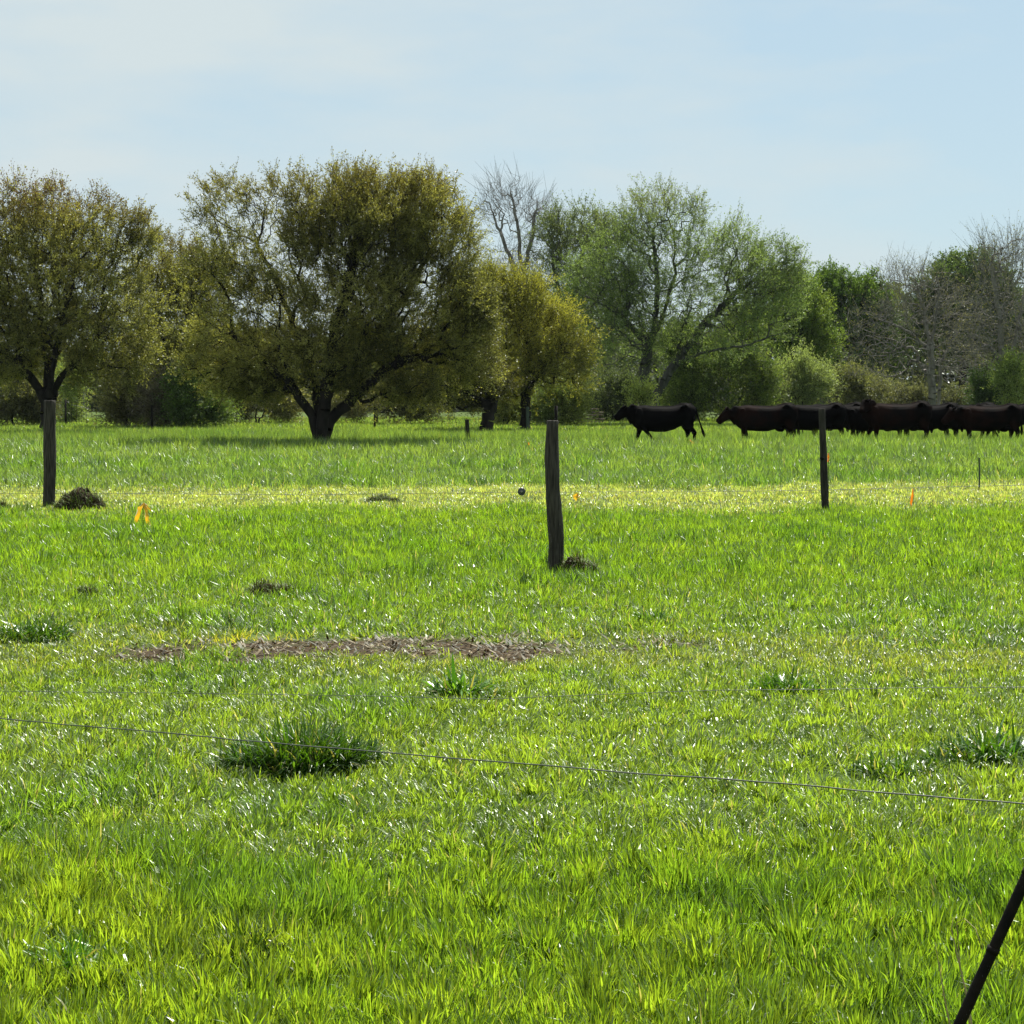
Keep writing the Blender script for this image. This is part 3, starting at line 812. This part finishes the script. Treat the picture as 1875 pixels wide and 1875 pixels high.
shrub(1660, 766, 122, [(1655, 735, 50, 25), (1760, 740, 50, 22)], 420, 46, (.13, .13, .06), (.07, .075, .04), "grey-green brush behind the brown-backed cows")
shrub(1120, 768, 112, [(1115, 735, 50, 26), (1140, 715, 30, 25)], 380, 47, (.10, .13, .045), (.05, .07, .03), "dull green brush left of the forked trunk, above the leading cow's head")
shrub(1170, 768, 100, [(1172, 732, 10, 14)], 60, 48, (.26, .30, .05), (.15, .20, .03), "tiny bright sprig beside the forked trunk")

# woods beyond the pasture: one far mass
def far_woods():
    rng = np.random.default_rng(99)
    top = [(-300, 640), (0, 660), (110, 640), (170, 640), (210, 640), (260, 600), (400, 600), (560, 630), (800, 610), (900, 560), (1000, 560), (1100, 600), (1300, 620), (1450, 560),
           (1530, 570), (1640, 520), (1680, 560), (1780, 560), (1880, 560), (2000, 540), (2300, 560)]
    tx, ty = np.array(top, float).T
    n = 170000
    px = rng.uniform(-500, 2400, n)
    t = np.interp(px, tx, ty) + 40 * (fbm(px * .025, px * 0, 8, 4) - .5)
    v = rng.uniform(0, 1, n) ** .9
    py = t + (752 - t) * v
    Y = 185 + rng.normal(0, 5, n) + 9 * (fbm(px * .02, py * .02, 4, 3) - .5)
    sx = Y / F_PX
    P = np.stack([(px - 937.5) * sx, Y, CAM_H - (py - HOR) * sx], -1)
    P = P[P[:, 2] > .1]; n = len(P)
    D = unit(rng.normal(0, 1, (n, 3)) + np.array([0, 0, .2]))
    ll = rng.uniform(.3, .7, n)
    V, Fc = leaf_quads(P, D, ll, ll * .55, rng)
    N = fbm(P[:, 0] * .16, P[:, 2] * .22, 6, 3)
    C = lerp(np.array((.035, .055, .025))[None], np.array((.15, .165, .075))[None], np.clip((N - .25) * 1.9 + rng.normal(0, .12, n), 0, 1)[:, None])
    k = 260
    x = rng.uniform(-62, 62, k); yy = rng.uniform(172, 184, k)
    b = np.stack([x, yy, np.zeros(k) - .1], -1); e = b + np.stack([rng.normal(0, .8, k), np.zeros(k), rng.uniform(4, 9, k)], -1)
    tv, tq = tube_edges(b, e, rng.uniform(.08, .2, k), rng.uniform(.03, .08, k), 5)
    tag(mesh_obj("far_woods", np.concatenate([V, tv]), [Fc, tq + len(V)], [M_FARLEAF, M_BARK_GREY], colr=np.concatenate([np.repeat(C, 4, 0), np.full((len(tv), 3), .1)]), midx=[0, 1]),
        "dark bluish wood closing off the pasture behind the trees", "woods", kind="stuff")

far_woods()

# ------------------------------------------------------------------ posts, stakes, wires
GP = "fence posts in the pasture"
def post(px_line, Y, width_px, label, mat, name="fence_post", sides=14, seed=0, rough=.06):
    """px_line: (px, py) from the top down to the foot"""
    rng = np.random.default_rng(seed)
    S = Y / F_PX
    top, foot = px_line[0], px_line[-1]
    b = at(foot[0], foot[1], Y); b[2] = float(ground_z(b[0], Y)) - .15
    root = empty(name, (b[0], Y, b[2] + .15), label, "post", GP)
    pts, rad = [], []
    base = np.array(root.location)
    L = [np.array(at(p[0], p[1], Y)) for p in px_line]
    n = 26
    key = np.linspace(0, 1, len(L)); ks = np.linspace(0, 1, n)
    arr = np.stack([np.interp(ks, key, [q[i] for q in L]) for i in range(3)], -1)
    arr = arr[::-1]; arr = np.concatenate([[np.array((arr[0][0], Y, b[2]))], arr])
    wpx = np.interp(np.linspace(0, 1, len(arr)), np.linspace(0, 1, len(width_px)), width_px[::-1])
    ph = rng.uniform(0, 6.28, sides)
    for i, p in enumerate(arr):
        r = wpx[i] * S / 2
        pts.append(p - base)
        rad.append([r * (1 + rough * math.sin(ph[k] + i * .35) + rng.normal(0, rough * .25)) for k in range(sides)])
    e = pts[-1].copy()
    pts.append(e + np.array((0, 0, .006))); rad.append([q * .88 for q in rad[-1]])
    bm_obj("shaft", sweep(pts, rad, sides), mat, root, smooth=True)
    return root, base

# straight post, left
Yl = depth_of(932)
r_l, b_l = post([(91, 734), (91, 830), (90, 932)], Yl, [22, 22, 23, 23], "straight round wooden post at the left with a dark mound against its foot", M_POST, seed=1)
# crooked post, middle
Ym = depth_of(1054)
r_m, b_m = post([(1012, 771), (1010, 840), (1012, 900), (1017, 960), (1019, 1000), (1017, 1054)], Ym, [22, 25, 26, 27, 29, 28, 29], "crooked wooden post in the middle, bent halfway up, thickest of the posts", M_POST, seed=2, rough=.09)
S = Ym / F_PX
p0, p1 = at(1018, 800, Ym + .10), at(1018, 743, Ym + .10)
bm_obj("steel_rod", sweep([p0 - b_m, p1 - b_m], [3.2 * S, 3.0 * S], 8), M_STEEL, r_m)
# slim post, right
Yr = depth_of(941)
r_r, b_r = post([(1505, 749), (1508, 850), (1512, 941)], Yr, [12, 13, 14, 14], "slim tapering post at the right in front of the line of cows", M_POST_DARK, sides=8, seed=3)
bm_obj("staple_knot", sweep([at(1502, 838, Yr - .07) - b_r, at(1508, 841, Yr - .075) - b_r], [.02, .018], 8), M_STEEL, r_r)
# far posts
def stake(px, y0, y1, Y, wpx, label, mat, name="fence_stake"):
    S = Y / F_PX
    a, b = at(px[0], y0, Y), at(px[1], y1, Y)
    b[2] = float(ground_z(b[0], Y)) - .1
    bmx = sweep([np.zeros(3), (a - b) * .5 + np.array((.004, 0, 0)), a - b], [wpx * S / 2 * k for k in (1.05, 1.0, .95)], 7)
    # three-flanged look: a rib down the back
    tag(bm_obj(name, bmx, mat, smooth=False, loc=b), label, "stake", "thin stakes and posts of the far fences")

stake((855, 857), 768, 812, 66, 8, "short dark post standing alone in the far grass right of the big olive tree", M_POST_DARK, "short_post")
stake((278, 278), 742, 796, 84, 5, "thin dark stake by the bramble left of the big olive tree", M_STEEL)
stake((686, 686), 742, 778, 92, 4, "thinnest stake right of the big olive tree's trunk", M_STEEL)
stake((966, 966), 745, 790, 82, 6, "dark green steel stake in front of the short straight trunk", M_GREEN_STEEL)
stake((1793, 1793), 838, 897, 35, 3, "slim green electric fence stake standing in the pale strip near the right edge", M_GREEN_STEEL)
stake((1469, 1470), 735, 800, 66, 2.2, "left of two needle-thin rods sticking up behind the third cow", M_STEEL, "thin_rod")
stake((1487, 1487), 737, 800, 66, 2.0, "right of two needle-thin rods sticking up behind the third cow", M_STEEL, "thin_rod")

def wire(points, r, label, name="fence_wire", wob=.004, seed=0, mat=None):
    rng = np.random.default_rng(seed)
    P = np.array(points, float)
    key = np.concatenate([[0], np.cumsum(np.linalg.norm(np.diff(P, axis=0), axis=1))])
    n = max(20, int(key[-1] / .07))
    s = np.linspace(0, key[-1], n)
    Q = np.stack([np.interp(s, key, P[:, i]) for i in range(3)], -1)
    w = np.convolve(rng.normal(0, 1, n + 8), np.ones(5) / 5, 'same')[4:-4]
    w2 = np.convolve(rng.normal(0, 1, n + 60), np.ones(31) / 31, 'same')[30:-30]
    Q[:, 2] += w * wob + w2 * wob * 3
    V, q = [], []
    bmw = sweep(Q - Q[0], [r] * n, 6)
    o = bm_obj(name, bmw, mat or M_WIRE, smooth=True, loc=Q[0])
    return tag(o, label, "wire", "fence wires")

Yb = 3.9                                              # the near fence line
wire([at(-260, 1290, 6.1), at(0, 1316, 5.6), at(400, 1353, 5.1), at(700, 1380, 4.75), at(940, 1399, 4.5), at(1300, 1427, 4.25), at(1875, 1472, 3.95), at(1956, 1479, 3.9)],
     .0015, "near sagging wire slanting down to the right across the whole foreground", wob=.003, seed=4)
wire([at(-300, 1262, 7.2), at(0, 1265, 7.1), at(600, 1273, 7), at(900, 1280, 6.9), at(1300, 1264, 6.8), at(1875, 1258, 6.7), at(2200, 1250, 6.6)],
     .0010, "very thin farther wire running level across the foreground above the slanting one", wob=.0015, seed=5)
wz = at(1512, 898, Yr)
wire([at(-500, 905, Yl + .1), at(91, 903, Yl), at(560, 906, Yl - .3), at(955, 901, Yl - .5), at(1240, 901, Yr + .2), at(1506, 897, Yr), at(1793, 890, Yr + 1.2), at(2200, 880, Yr + 3)],
     .0030, "low electric fence wire strung along the pale dry strip", wob=.003, seed=6)
wire([at(130, 741, 104), at(170, 749, 104), at(215, 748, 104)], .012, "upper wire of the small far mesh fence left of the olive bush", wob=.01, seed=7)

# round insulator on the low wire
def insulator():
    p = at(955, 900, Yl - .5)
    root = empty("wire_insulator", p, "round dark reel insulator on the low wire left of the crooked post", "insulator")
    r = 7.2 * (Yl - .5) / F_PX
    body = sweep([(0, -.03, 0), (0, -.026, 0), (0, -.01, 0), (0, .01, 0), (0, .026, 0), (0, .03, 0)], [r * .9, r, r * .72, r * .72, r, r * .9], 20)
    bm_obj("reel", body, M_INSUL, root)
    bm_obj("bolt", sweep([(0, -.045, 0), (0, -.029, 0)], [r * .25, r * .3], 10), M_BARK_GREY, root)
insulator()

# far mesh fence panel seen through the gap on the left
def mesh_fence():
    Y = 104
    root = empty("mesh_fence", at(165, 775, Y) * np.array((1, 1, 0)), "low wire mesh fence far off in the gap right of the left-edge tree", "fence")
    b = np.array(root.location)
    xs = [at(px, 760, Y)[0] for px in range(122, 235, 9)]
    z0, z1 = 0.05, at(160, 737, Y)[2]
    A, B = [], []
    for x in xs: A.append((x, Y, z0)); B.append((x, Y, z1))
    for z in np.linspace(z0 + .15, z1, 4): A.append((xs[0], Y, z)); B.append((xs[-1], Y, z))
    V, q = tube_edges(np.array(A) - b, np.array(B) - b, np.full(len(A), .009), np.full(len(A), .009), 4)
    mesh_obj("wire_mesh", V, [q], M_BARK, root)
    for x in (xs[0] - .05, xs[-1] + .05):
        bm_obj("fence_post", sweep([np.array((x, Y, -.05)) - b, np.array((x, Y, z1 + .15)) - b], [.05, .045], 8), M_BARK, root)
mesh_fence()

# board pile far behind the leading cow
def boards():
    Y = 108
    c = at(1082, 766, Y); c[2] = 0
    root = empty("board_pile", c, "pale boards lying across a low pile left of the leading cow", "board pile")
    rng = random.Random(5)
    for k in range(5):
        w = 1.5 - k * .12
        z = .12 + k * .17
        bm = bmesh.new()
        bmesh.ops.create_cube(bm, size=1)
        bmesh.ops.scale(bm, vec=(w, .28, .07), verts=bm.verts[:])
        bmesh.ops.bevel(bm, geom=bm.edges[:], offset=.012, segments=1, affect='EDGES')
        bmesh.ops.rotate(bm, cent=(0, 0, 0), matrix=__import__('mathutils').Matrix.Rotation(rng.uniform(-.06, .06), 3, 'Y'), verts=bm.verts[:])
        bmesh.ops.translate(bm, vec=(rng.uniform(-.12, .12), rng.uniform(-.1, .1), z), verts=bm.verts[:])
        bm_obj("board", bm, M_BOARD, root, smooth=False)
boards()

# leaning dark brace at the lower right
def brace():
    b = at(1549, 2331, Yb)
    t = at(2046, 1240, Yb)
    b = b - (t - b) * .08
    root = empty("brace_post", b, "dark steel pipe brace leaning across the lower right corner", "brace")
    d = t - b
    r = .0112
    n = 24
    bm_obj("pipe", sweep([d * k / n for k in range(n + 1)], [r * (1 + .03 * math.sin(k * 1.7)) for k in range(n + 1)], 16), M_STEEL, root)
    u = d / np.linalg.norm(d)
    for k in (.26, .40, .58, .70):
        q = d * k
        bm_obj("wire_clip", sweep([q - u * .006, q + u * .006], [r * 1.14, r * 1.14], 16), M_STEEL, root)
brace()

# dry stems beside the brace
def dry_stem(line, r, label):
    P = [at(px, py, Y) for px, py, Y in line]
    P[-1][2] = -.02
    b = P[-1]
    pts = [p - b for p in P[::-1]]
    rad = [r * (1 - .75 * k / (len(pts) - 1)) for k in range(len(pts))]
    bmx = sweep(pts, rad, 6)
    tag(bm_obj("dry_stem", bmx, M_DRY, loc=b), label, "dry stem", "dry grass stems beside the brace")
M_DRY = noisy_mat("dry_stem", (.20, .16, .07), (.34, .28, .13), 20, .7, .3)
dry_stem([(1746, 1680, 4.9), (1742, 1700, 4.9), (1755, 1760, 4.88), (1770, 1820, 4.85), (1779, 1875, 4.82), (1790, 1990, 4.8)], .003, "tall dry grass stem crossing in front of the leaning brace")
dry_stem([(1712, 1725, 5.0), (1718, 1760, 5.0), (1730, 1830, 4.97), (1740, 1880, 4.95), (1750, 1970, 4.95)], .0028, "shorter dry grass stem left of the leaning brace")
dry_stem([(1800, 1740, 4.75), (1786, 1700, 4.8), (1766, 1682, 4.85), (1752, 1690, 4.87), (1758, 1770, 4.86), (1772, 1835, 4.84), (1786, 1985, 4.8)], .002, "thin dry stem arching over at its tip beside the leaning brace")

# marker tapes
def ribbon(name, strips, Y, label, colour, stake_px=None):
    """strips: lists of (px, py, width px, depth offset) running down a hanging tape"""
    S = Y / F_PX
    if stake_px is not None:
        b = at(stake_px[0], stake_px[2], Y); b[2] = float(ground_z(b[0], Y))
    else:
        b = at(strips[0][0][0], strips[0][0][1], Y)
    root = empty(name, b, label, "marker flag", "marker tapes and flags in the pasture")
    for st in strips:
        pts = np.array(st, float)
        n = 14
        k = np.linspace(0, 1, len(pts)); s = np.linspace(0, 1, n)
        Q = np.stack([np.interp(s, k, pts[:, i]) for i in range(4)], -1)
        V, C = [], []
        for i, (px, py, w, dy) in enumerate(Q):
            c = at(px, py, Y) + np.array((0, dy, 0)) - b
            a = .5 * math.sin(i * .8)
            o = np.array((math.cos(a), math.sin(a), .25 * math.sin(i))) * w * S / 2
            V += [c - o + np.array((0, .006, 0)), c + np.array((0, -.012 - .01 * math.sin(i), 0)), c + o + np.array((0, .006, 0))]
        f = []
        for i in range(n - 1):
            for j in range(2):
                f.append((3 * i + j, 3 * i + j + 1, 3 * i + 4 + j, 3 * i + 3 + j))
        cc = np.repeat(np.array([colour]), len(V), 0)
        mesh_obj("tape", V, [np.array(f)], M_YELLOW, root, colr=cc, smooth=True)
    if stake_px is not None:
        a = at(stake_px[0], stake_px[1], Y) - b
        bm_obj("wire_stake", sweep([(0, 0, -.1), tuple(a * .5), tuple(a)], [.004, .004, .004], 6), M_STEEL, root)

YEL, ORG = (.80, .52, .04), (.80, .27, .02)
Yt = depth_of(972)
ribbon("marker_tape", [[(262, 922, 4, 0), (256, 930, 9, -.01), (252, 945, 9, -.02), (249, 957, 5, -.02)], [(263, 921, 5, 0), (268, 934, 7, -.02), (270, 950, 7, -.03), (274, 963, 9, -.03)],
                        [(264, 922, 4, .01), (271, 930, 6, .02), (277, 936, 3, .02)]], Yt, "yellow marker tape drooping in two tails in the grass right of the straight post", YEL, (262, 921, 972))
Yf = depth_of(922)
ribbon("marker_tape", [[(1056, 903, 6, 0), (1054, 909, 11, 0), (1057, 917, 8, 0)], [(1057, 905, 4, .02), (1062, 911, 4, .02)]], Yf, "small bunched yellow tape in the pale strip right of the crooked post", YEL, (1057, 902, 922))
ribbon("marker_flag", [[(1672, 895, 3, 0), (1671, 908, 5, 0), (1668, 922, 5, 0), (1671, 927, 3, 0)]], depth_of(930), "narrow orange flag in the pale strip right of the slim post", ORG, (1672, 888, 930))
ribbon("marker_flag", [[(1264, 805, 4, 0), (1268, 810, 6, 0), (1273, 818, 5, 0)]], 58.5, "pale orange flag in the grass under the leading cow's hind legs", (.8, .42, .2), (1266, 804, 824))
ribbon("marker_flag", [[(968, 810, 4, 0), (970, 816, 5, 0), (972, 820, 3, 0)]], 57, "tiny orange flag in the far grass left of the crooked post", ORG, (969, 809, 826))
ribbon("marker_flag", [[(1517, 830, 3, 0), (1517, 840, 3.5, 0), (1516, 846, 2, 0)]], Yr + .6, "sliver of orange tape beside the slim post halfway up", ORG, (1517, 829, 936))

# ------------------------------------------------------------------ cows
def loft(secs, nseg=22):
    """closed loft: sections (cx, cy, cz, axis a vec, half a, axis b vec, half b)"""
    bm = bmesh.new(); rings = []
    for (c, ua, ra, ub, rb) in secs:
        c, ua, ub = Vector(c), Vector(ua), Vector(ub)
        rings.append([bm.verts.new(c + ua * (ra * math.cos(2 * math.pi * k / nseg)) + ub * (rb * math.sin(2 * math.pi * k / nseg))) for k in range(nseg)])
    for a, b in zip(rings, rings[1:]):
        for k in range(nseg):
            bm.faces.new((a[k], a[(k + 1) % nseg], b[(k + 1) % nseg], b[k]))
    bm.faces.new(rings[0]); bm.faces.new(list(reversed(rings[-1])))
    bmesh.ops.recalc_face_normals(bm, faces=bm.faces[:])
    return bm

def merge(bms):
    out = bmesh.new()
    for b in bms:
        t = bpy.data.meshes.new("t"); b.to_mesh(t); b.free(); out.from_mesh(t); bpy.data.meshes.remove(t)
    return out

def cow_mesh(pose):
    """a cow facing -X, 1.33 m at the hips; one continuous remeshed body"""
    X, Yv, Z = (1, 0, 0), (0, 1, 0), (0, 0, 1)
    S = [(-1.02, 1.20, .80, .13), (-.90, 1.245, .64, .20), (-.76, 1.27, .54, .27), (-.55, 1.27, .50, .325), (-.25, 1.245, .48, .37), (.05, 1.24, .48, .39), (.30, 1.255, .55, .385),
         (.50, 1.30, .65, .35), (.66, 1.345, .70, .32), (.80, 1.33, .72, .29), (.91, 1.27, .76, .22), (.965, 1.20, .84, .13)]
    parts = [loft([((x, 0, (a + b) / 2), Z, (a - b) / 2, Yv, w) for x, a, b, w in S])]
    # spine ridge, hook bones, shoulder blades
    parts.append(loft([((x, 0, z), Z, h, Yv, w) for x, z, h, w in ((-.80, 1.24, .03, .03), (-.6, 1.25, .05, .06), (-.2, 1.225, .05, .05), (.3, 1.235, .05, .05), (.6, 1.325, .05, .07), (.85, 1.305, .05, .06), (.93, 1.25, .02, .02))], 10))
    for s in (-1, 1):
        parts.append(loft([((x, s * .23, z), Z, h, Yv, w) for x, z, h, w in ((.50, 1.22, .03, .03), (.56, 1.24, .08, .07), (.64, 1.24, .09, .08), (.74, 1.20, .07, .06), (.80, 1.17, .02, .02))], 10))
        parts.append(loft([((-.76, s * .20, 1.20), X, .05, Yv, .05), ((-.74, s * .24, 1.05), X, .13, Yv, .07), ((-.74, s * .25, .85), X, .15, Yv, .07), ((-.74, s * .22, .68), X, .10, Yv, .05)], 12))
    hd = pose["head"]                        # poll and nose in (x, y, z), neck follows
    poll, nose = Vector(hd[0]), Vector(hd[1])
    nb = Vector((-.80, 0, .93)); ax = (nose - poll).normalized()
    side = Vector((0, 1, 0)) - ax * ax.y
    if side.length < .3: side = Vector((1, 0, 0)) - ax * ax.x
    side.normalize()
    upv = ax.cross(side); upv = upv if upv.z > 0 else -upv
    ne = poll - upv * .17 - ax * .02
    nd = (ne - nb).normalized(); nu = Vector((0, 1, 0)); nv = nd.cross(nu).normalized()
    nv = nv if nv.z > 0 else -nv
    parts.append(loft([(nb.lerp(ne, t), nv, h, nu, w) for t, h, w in ((0, .32, .20), (.35, .28, .17), (.7, .245, .145), (1.0, .205, .13), (1.12, .16, .10))]))
    L = (nose - poll).length
    parts.append(loft([(poll + ax * (L * t) - upv * d, upv, h, side, w) for t, d, h, w in
                       ((-.05, .12, .10, .08), (.06, .145, .165, .12), (.25, .155, .18, .125), (.5, .145, .15, .10), (.75, .13, .115, .085), (.93, .125, .105, .09), (1.02, .125, .07, .065))]))
    for s in (-1, 1):                        # ears
        e0 = poll + side * (.09 * s) - upv * .05 + ax * .06
        ed = (side * s * .9 + upv * pose.get("ear", .15) - ax * .25).normalized()
        eu = ed.cross(ax).normalized()
        parts.append(loft([(e0 + ed * t, eu, h, ax, w) for t, h, w in ((0, .035, .03), (.08, .035, .06), (.15, .028, .06), (.20, .018, .025))], 12))
    def leg(pts):
        secs = []
        for i, (x, y, z, rx, ry) in enumerate(pts):
            secs.append(((x, y, z), X, rx, Yv, ry))
        parts.append(loft(secs, 14))
    for s, (kx, fx, fz) in zip((-1, 1), pose["front"]):
        leg([(-.74, s * .13, .95, .17, .12), (-.72, s * .17, .72, .14, .10), (-.70 + kx * .4, s * .17, .56, .09, .075), (-.71 + kx, s * .17, .37 + fz * .5, .062, .06), (-.71 + (kx + fx) / 2, s * .17, .24 + fz * .7, .048, .045),
             (-.71 + fx, s * .17, .11 + fz, .052, .05), (-.735 + fx, s * .17, .055 + fz, .06, .055), (-.75 + fx, s * .17, .0 + fz, .07, .06)])
    for s, (kx, fx, fz) in zip((-1, 1), pose["hind"]):
        leg([(.72, s * .15, 1.02, .24, .15), (.70, s * .18, .80, .21, .13), (.72 + kx * .4, s * .18, .62, .14, .10), (.80 + kx, s * .17, .47, .085, .065), (.79 + kx * .8 + fx * .2, s * .17, .38 + fz * .3, .06, .05), (.75 + fx * .7 + kx * .3, s * .17, .22 + fz * .7, .045, .043),
             (.73 + fx, s * .17, .11 + fz, .052, .05), (.70 + fx, s * .17, .055 + fz, .06, .055), (.68 + fx, s * .17, 0 + fz, .07, .06)])
    tl = pose["tail"]
    parts.append(loft([((x, y, z), X, r, Yv, r) for x, y, z, r in tl], 10))
    if pose.get("udder", True):
        parts.append(loft([((.42, 0, .62), X, .16, Yv, .14), ((.44, 0, .52), X, .14, Yv, .13), ((.45, 0, .47), X, .07, Yv, .07)], 14))
    bm = merge(parts)
    me = bpy.data.meshes.new("t"); bm.to_mesh(me); bm.free()
    o = bpy.data.objects.new("t", me); col.objects.link(o)
    m = o.modifiers.new("r", 'REMESH'); m.mode = 'VOXEL'; m.voxel_size = .019
    s_ = o.modifiers.new("s", 'SMOOTH'); s_.factor = .5; s_.iterations = 3
    dg = bpy.context.evaluated_depsgraph_get(); dg.update()
    res = bpy.data.meshes.new_from_object(o.evaluated_get(dg))
    bpy.data.objects.remove(o); bpy.data.meshes.remove(me)
    res.name = "cow"
    co = np.empty(len(res.vertices) * 3, np.float32); res.vertices.foreach_get("co", co); co = co.reshape(-1, 3)
    k = .018 * (fbm(co[:, 0] * 5 + co[:, 1] * 3, co[:, 2] * 5 - co[:, 1] * 2, 7, 3) - .5)
    nv = np.array([v.normal[:] for v in res.vertices])
    co += (nv * k[:, None]).astype(np.float32)
    res.vertices.foreach_set("co", co.ravel()); res.update()
    for p in res.polygons: p.use_smooth = True
    return res

def tail(x1, z1, out=.0):
    """root at the rump, hanging to (x1, z1) with a tuft"""
    pts = [(.90, 0, 1.25, .045), (.97, out * .2, 1.20, .035)]
    for t, r in ((.2, .03), (.4, .026), (.6, .028), (.75, .042), (.88, .055), (1.0, .02)):
        pts.append((.97 + (x1 - .97) * t, out * t, 1.17 + (z1 - 1.17) * t, r))
    return pts

POSES = [
    dict(head=((-1.20, 0, 1.30), (-1.55, 0, .965)), front=[(.26, .48, .05), (-.06, -.16, 0)], hind=[(.12, .20, .02), (-.04, -.06, 0)], tail=tail(1.26, .30), ear=.1, udder=False),
    dict(head=((-1.20, 0, 1.22), (-1.58, 0, .84)), front=[(.0, .02, 0), (.12, .26, .03)], hind=[(.04, .06, 0), (-.06, -.10, 0)], tail=tail(1.02, .35), ear=.35),
    dict(head=((-1.16, 0, 1.12), (-1.50, 0, .70)), front=[(-.04, -.06, 0), (.08, .18, .02)], hind=[(.02, .0, 0), (.08, .14, 0)], tail=tail(1.05, .42, .05), ear=.2),
    dict(head=((-1.08, -.02, 1.39), (-1.28, -.34, 1.10)), front=[(.0, .0, 0), (-.16, -.22, 0)], hind=[(.0, .0, 0), (.08, .12, 0)], tail=tail(1.0, .40, .04), ear=-.8),
]
MESH = [cow_mesh(p) for p in POSES]
GC = "black cattle walking left in single file"
def cow(px, Y, pose, mat, label, scale=1.0, yaw=0.0):
    """px: photo x of the body's middle"""
    me = MESH[pose]
    x = (px - 937.5) * Y / F_PX
    o = bpy.data.objects.new("cow", me if len(me.materials) == 0 or me.materials[0] == mat else me.copy())
    o.data.materials.clear(); o.data.materials.append(mat)
    o.location = (x, Y, float(ground_z(x, Y)))
    o.rotation_euler = (0, 0, R(yaw)); o.scale = (scale,) * 3
    link(o); tag(o, label, "cow", GC)

cow(1215, 61.7, 0, M_COW, "black cow leading the file, alone in front, tail swung out behind", 1.0, 0)
cow(1402, 62.6, 1, M_COW_BROWN, "second black cow in the file, head lowered, ear up, brown sheen on its back", 1.0, 0)
cow(1492, 63.9, 2, M_COW, "black cow right behind the second, cut by the slim post", 1.0, 2)
cow(1530, 65.6, 1, M_COW, "black cow farther back whose rump shows between the slim post and the raised head", 1.02, -3)
cow(1645, 61.6, 3, M_COW_BROWN, "brown-backed black cow with its head raised and turned towards the camera", 1.03, 3)
cow(1600, 64.6, 2, M_COW, "black cow behind the raised-headed one, showing only under and above its neck", .98, 1)
cow(1770, 65.0, 1, M_COW, "farthest black cow filling the gap ahead of the rust-backed one", 1.0, -1)
cow(1700, 63.2, 2, M_COW, "dull black cow overlapping the rear of the raised-headed cow", 1.0, -2)
cow(1812, 62.2, 1, M_COW_BROWN, "rust-brown-backed cow nearest the right edge, tail hanging at the frame", .98, 2)
cow(1845, 64.6, 0, M_COW, "black cow mostly hidden behind the rust-backed one, only its ear and back showing", 1.0, 0)
cow(1975, 62.8, 2, M_COW, "black cow entering at the right edge of the photo behind the rust-backed one", 1.0, 0)

# ------------------------------------------------------------------ thin summer air
def haze():
    bm = bmesh.new()
    bmesh.ops.create_cube(bm, size=1)
    m, n, l = new_mat("air")
    out = n.new("ShaderNodeOutputMaterial")
    v = n.new("ShaderNodeVolumePrincipled")
    v.inputs["Color"].default_value = (.72, .82, .95, 1)
    v.inputs["Density"].default_value = HAZE
    v.inputs["Anisotropy"].default_value = 0.0
    l.new(v.outputs[0], out.inputs["Volume"])
    me = bpy.data.meshes.new("haze"); bm.to_mesh(me); bm.free(); me.materials.append(m)
    o = bpy.data.objects.new("haze", me)
    o.location = (0, 1700, 11.5); o.scale = (14000, 7400, 27)
    link(o); tag(o, kind="stuff")
HAZE = 0.00005
haze()
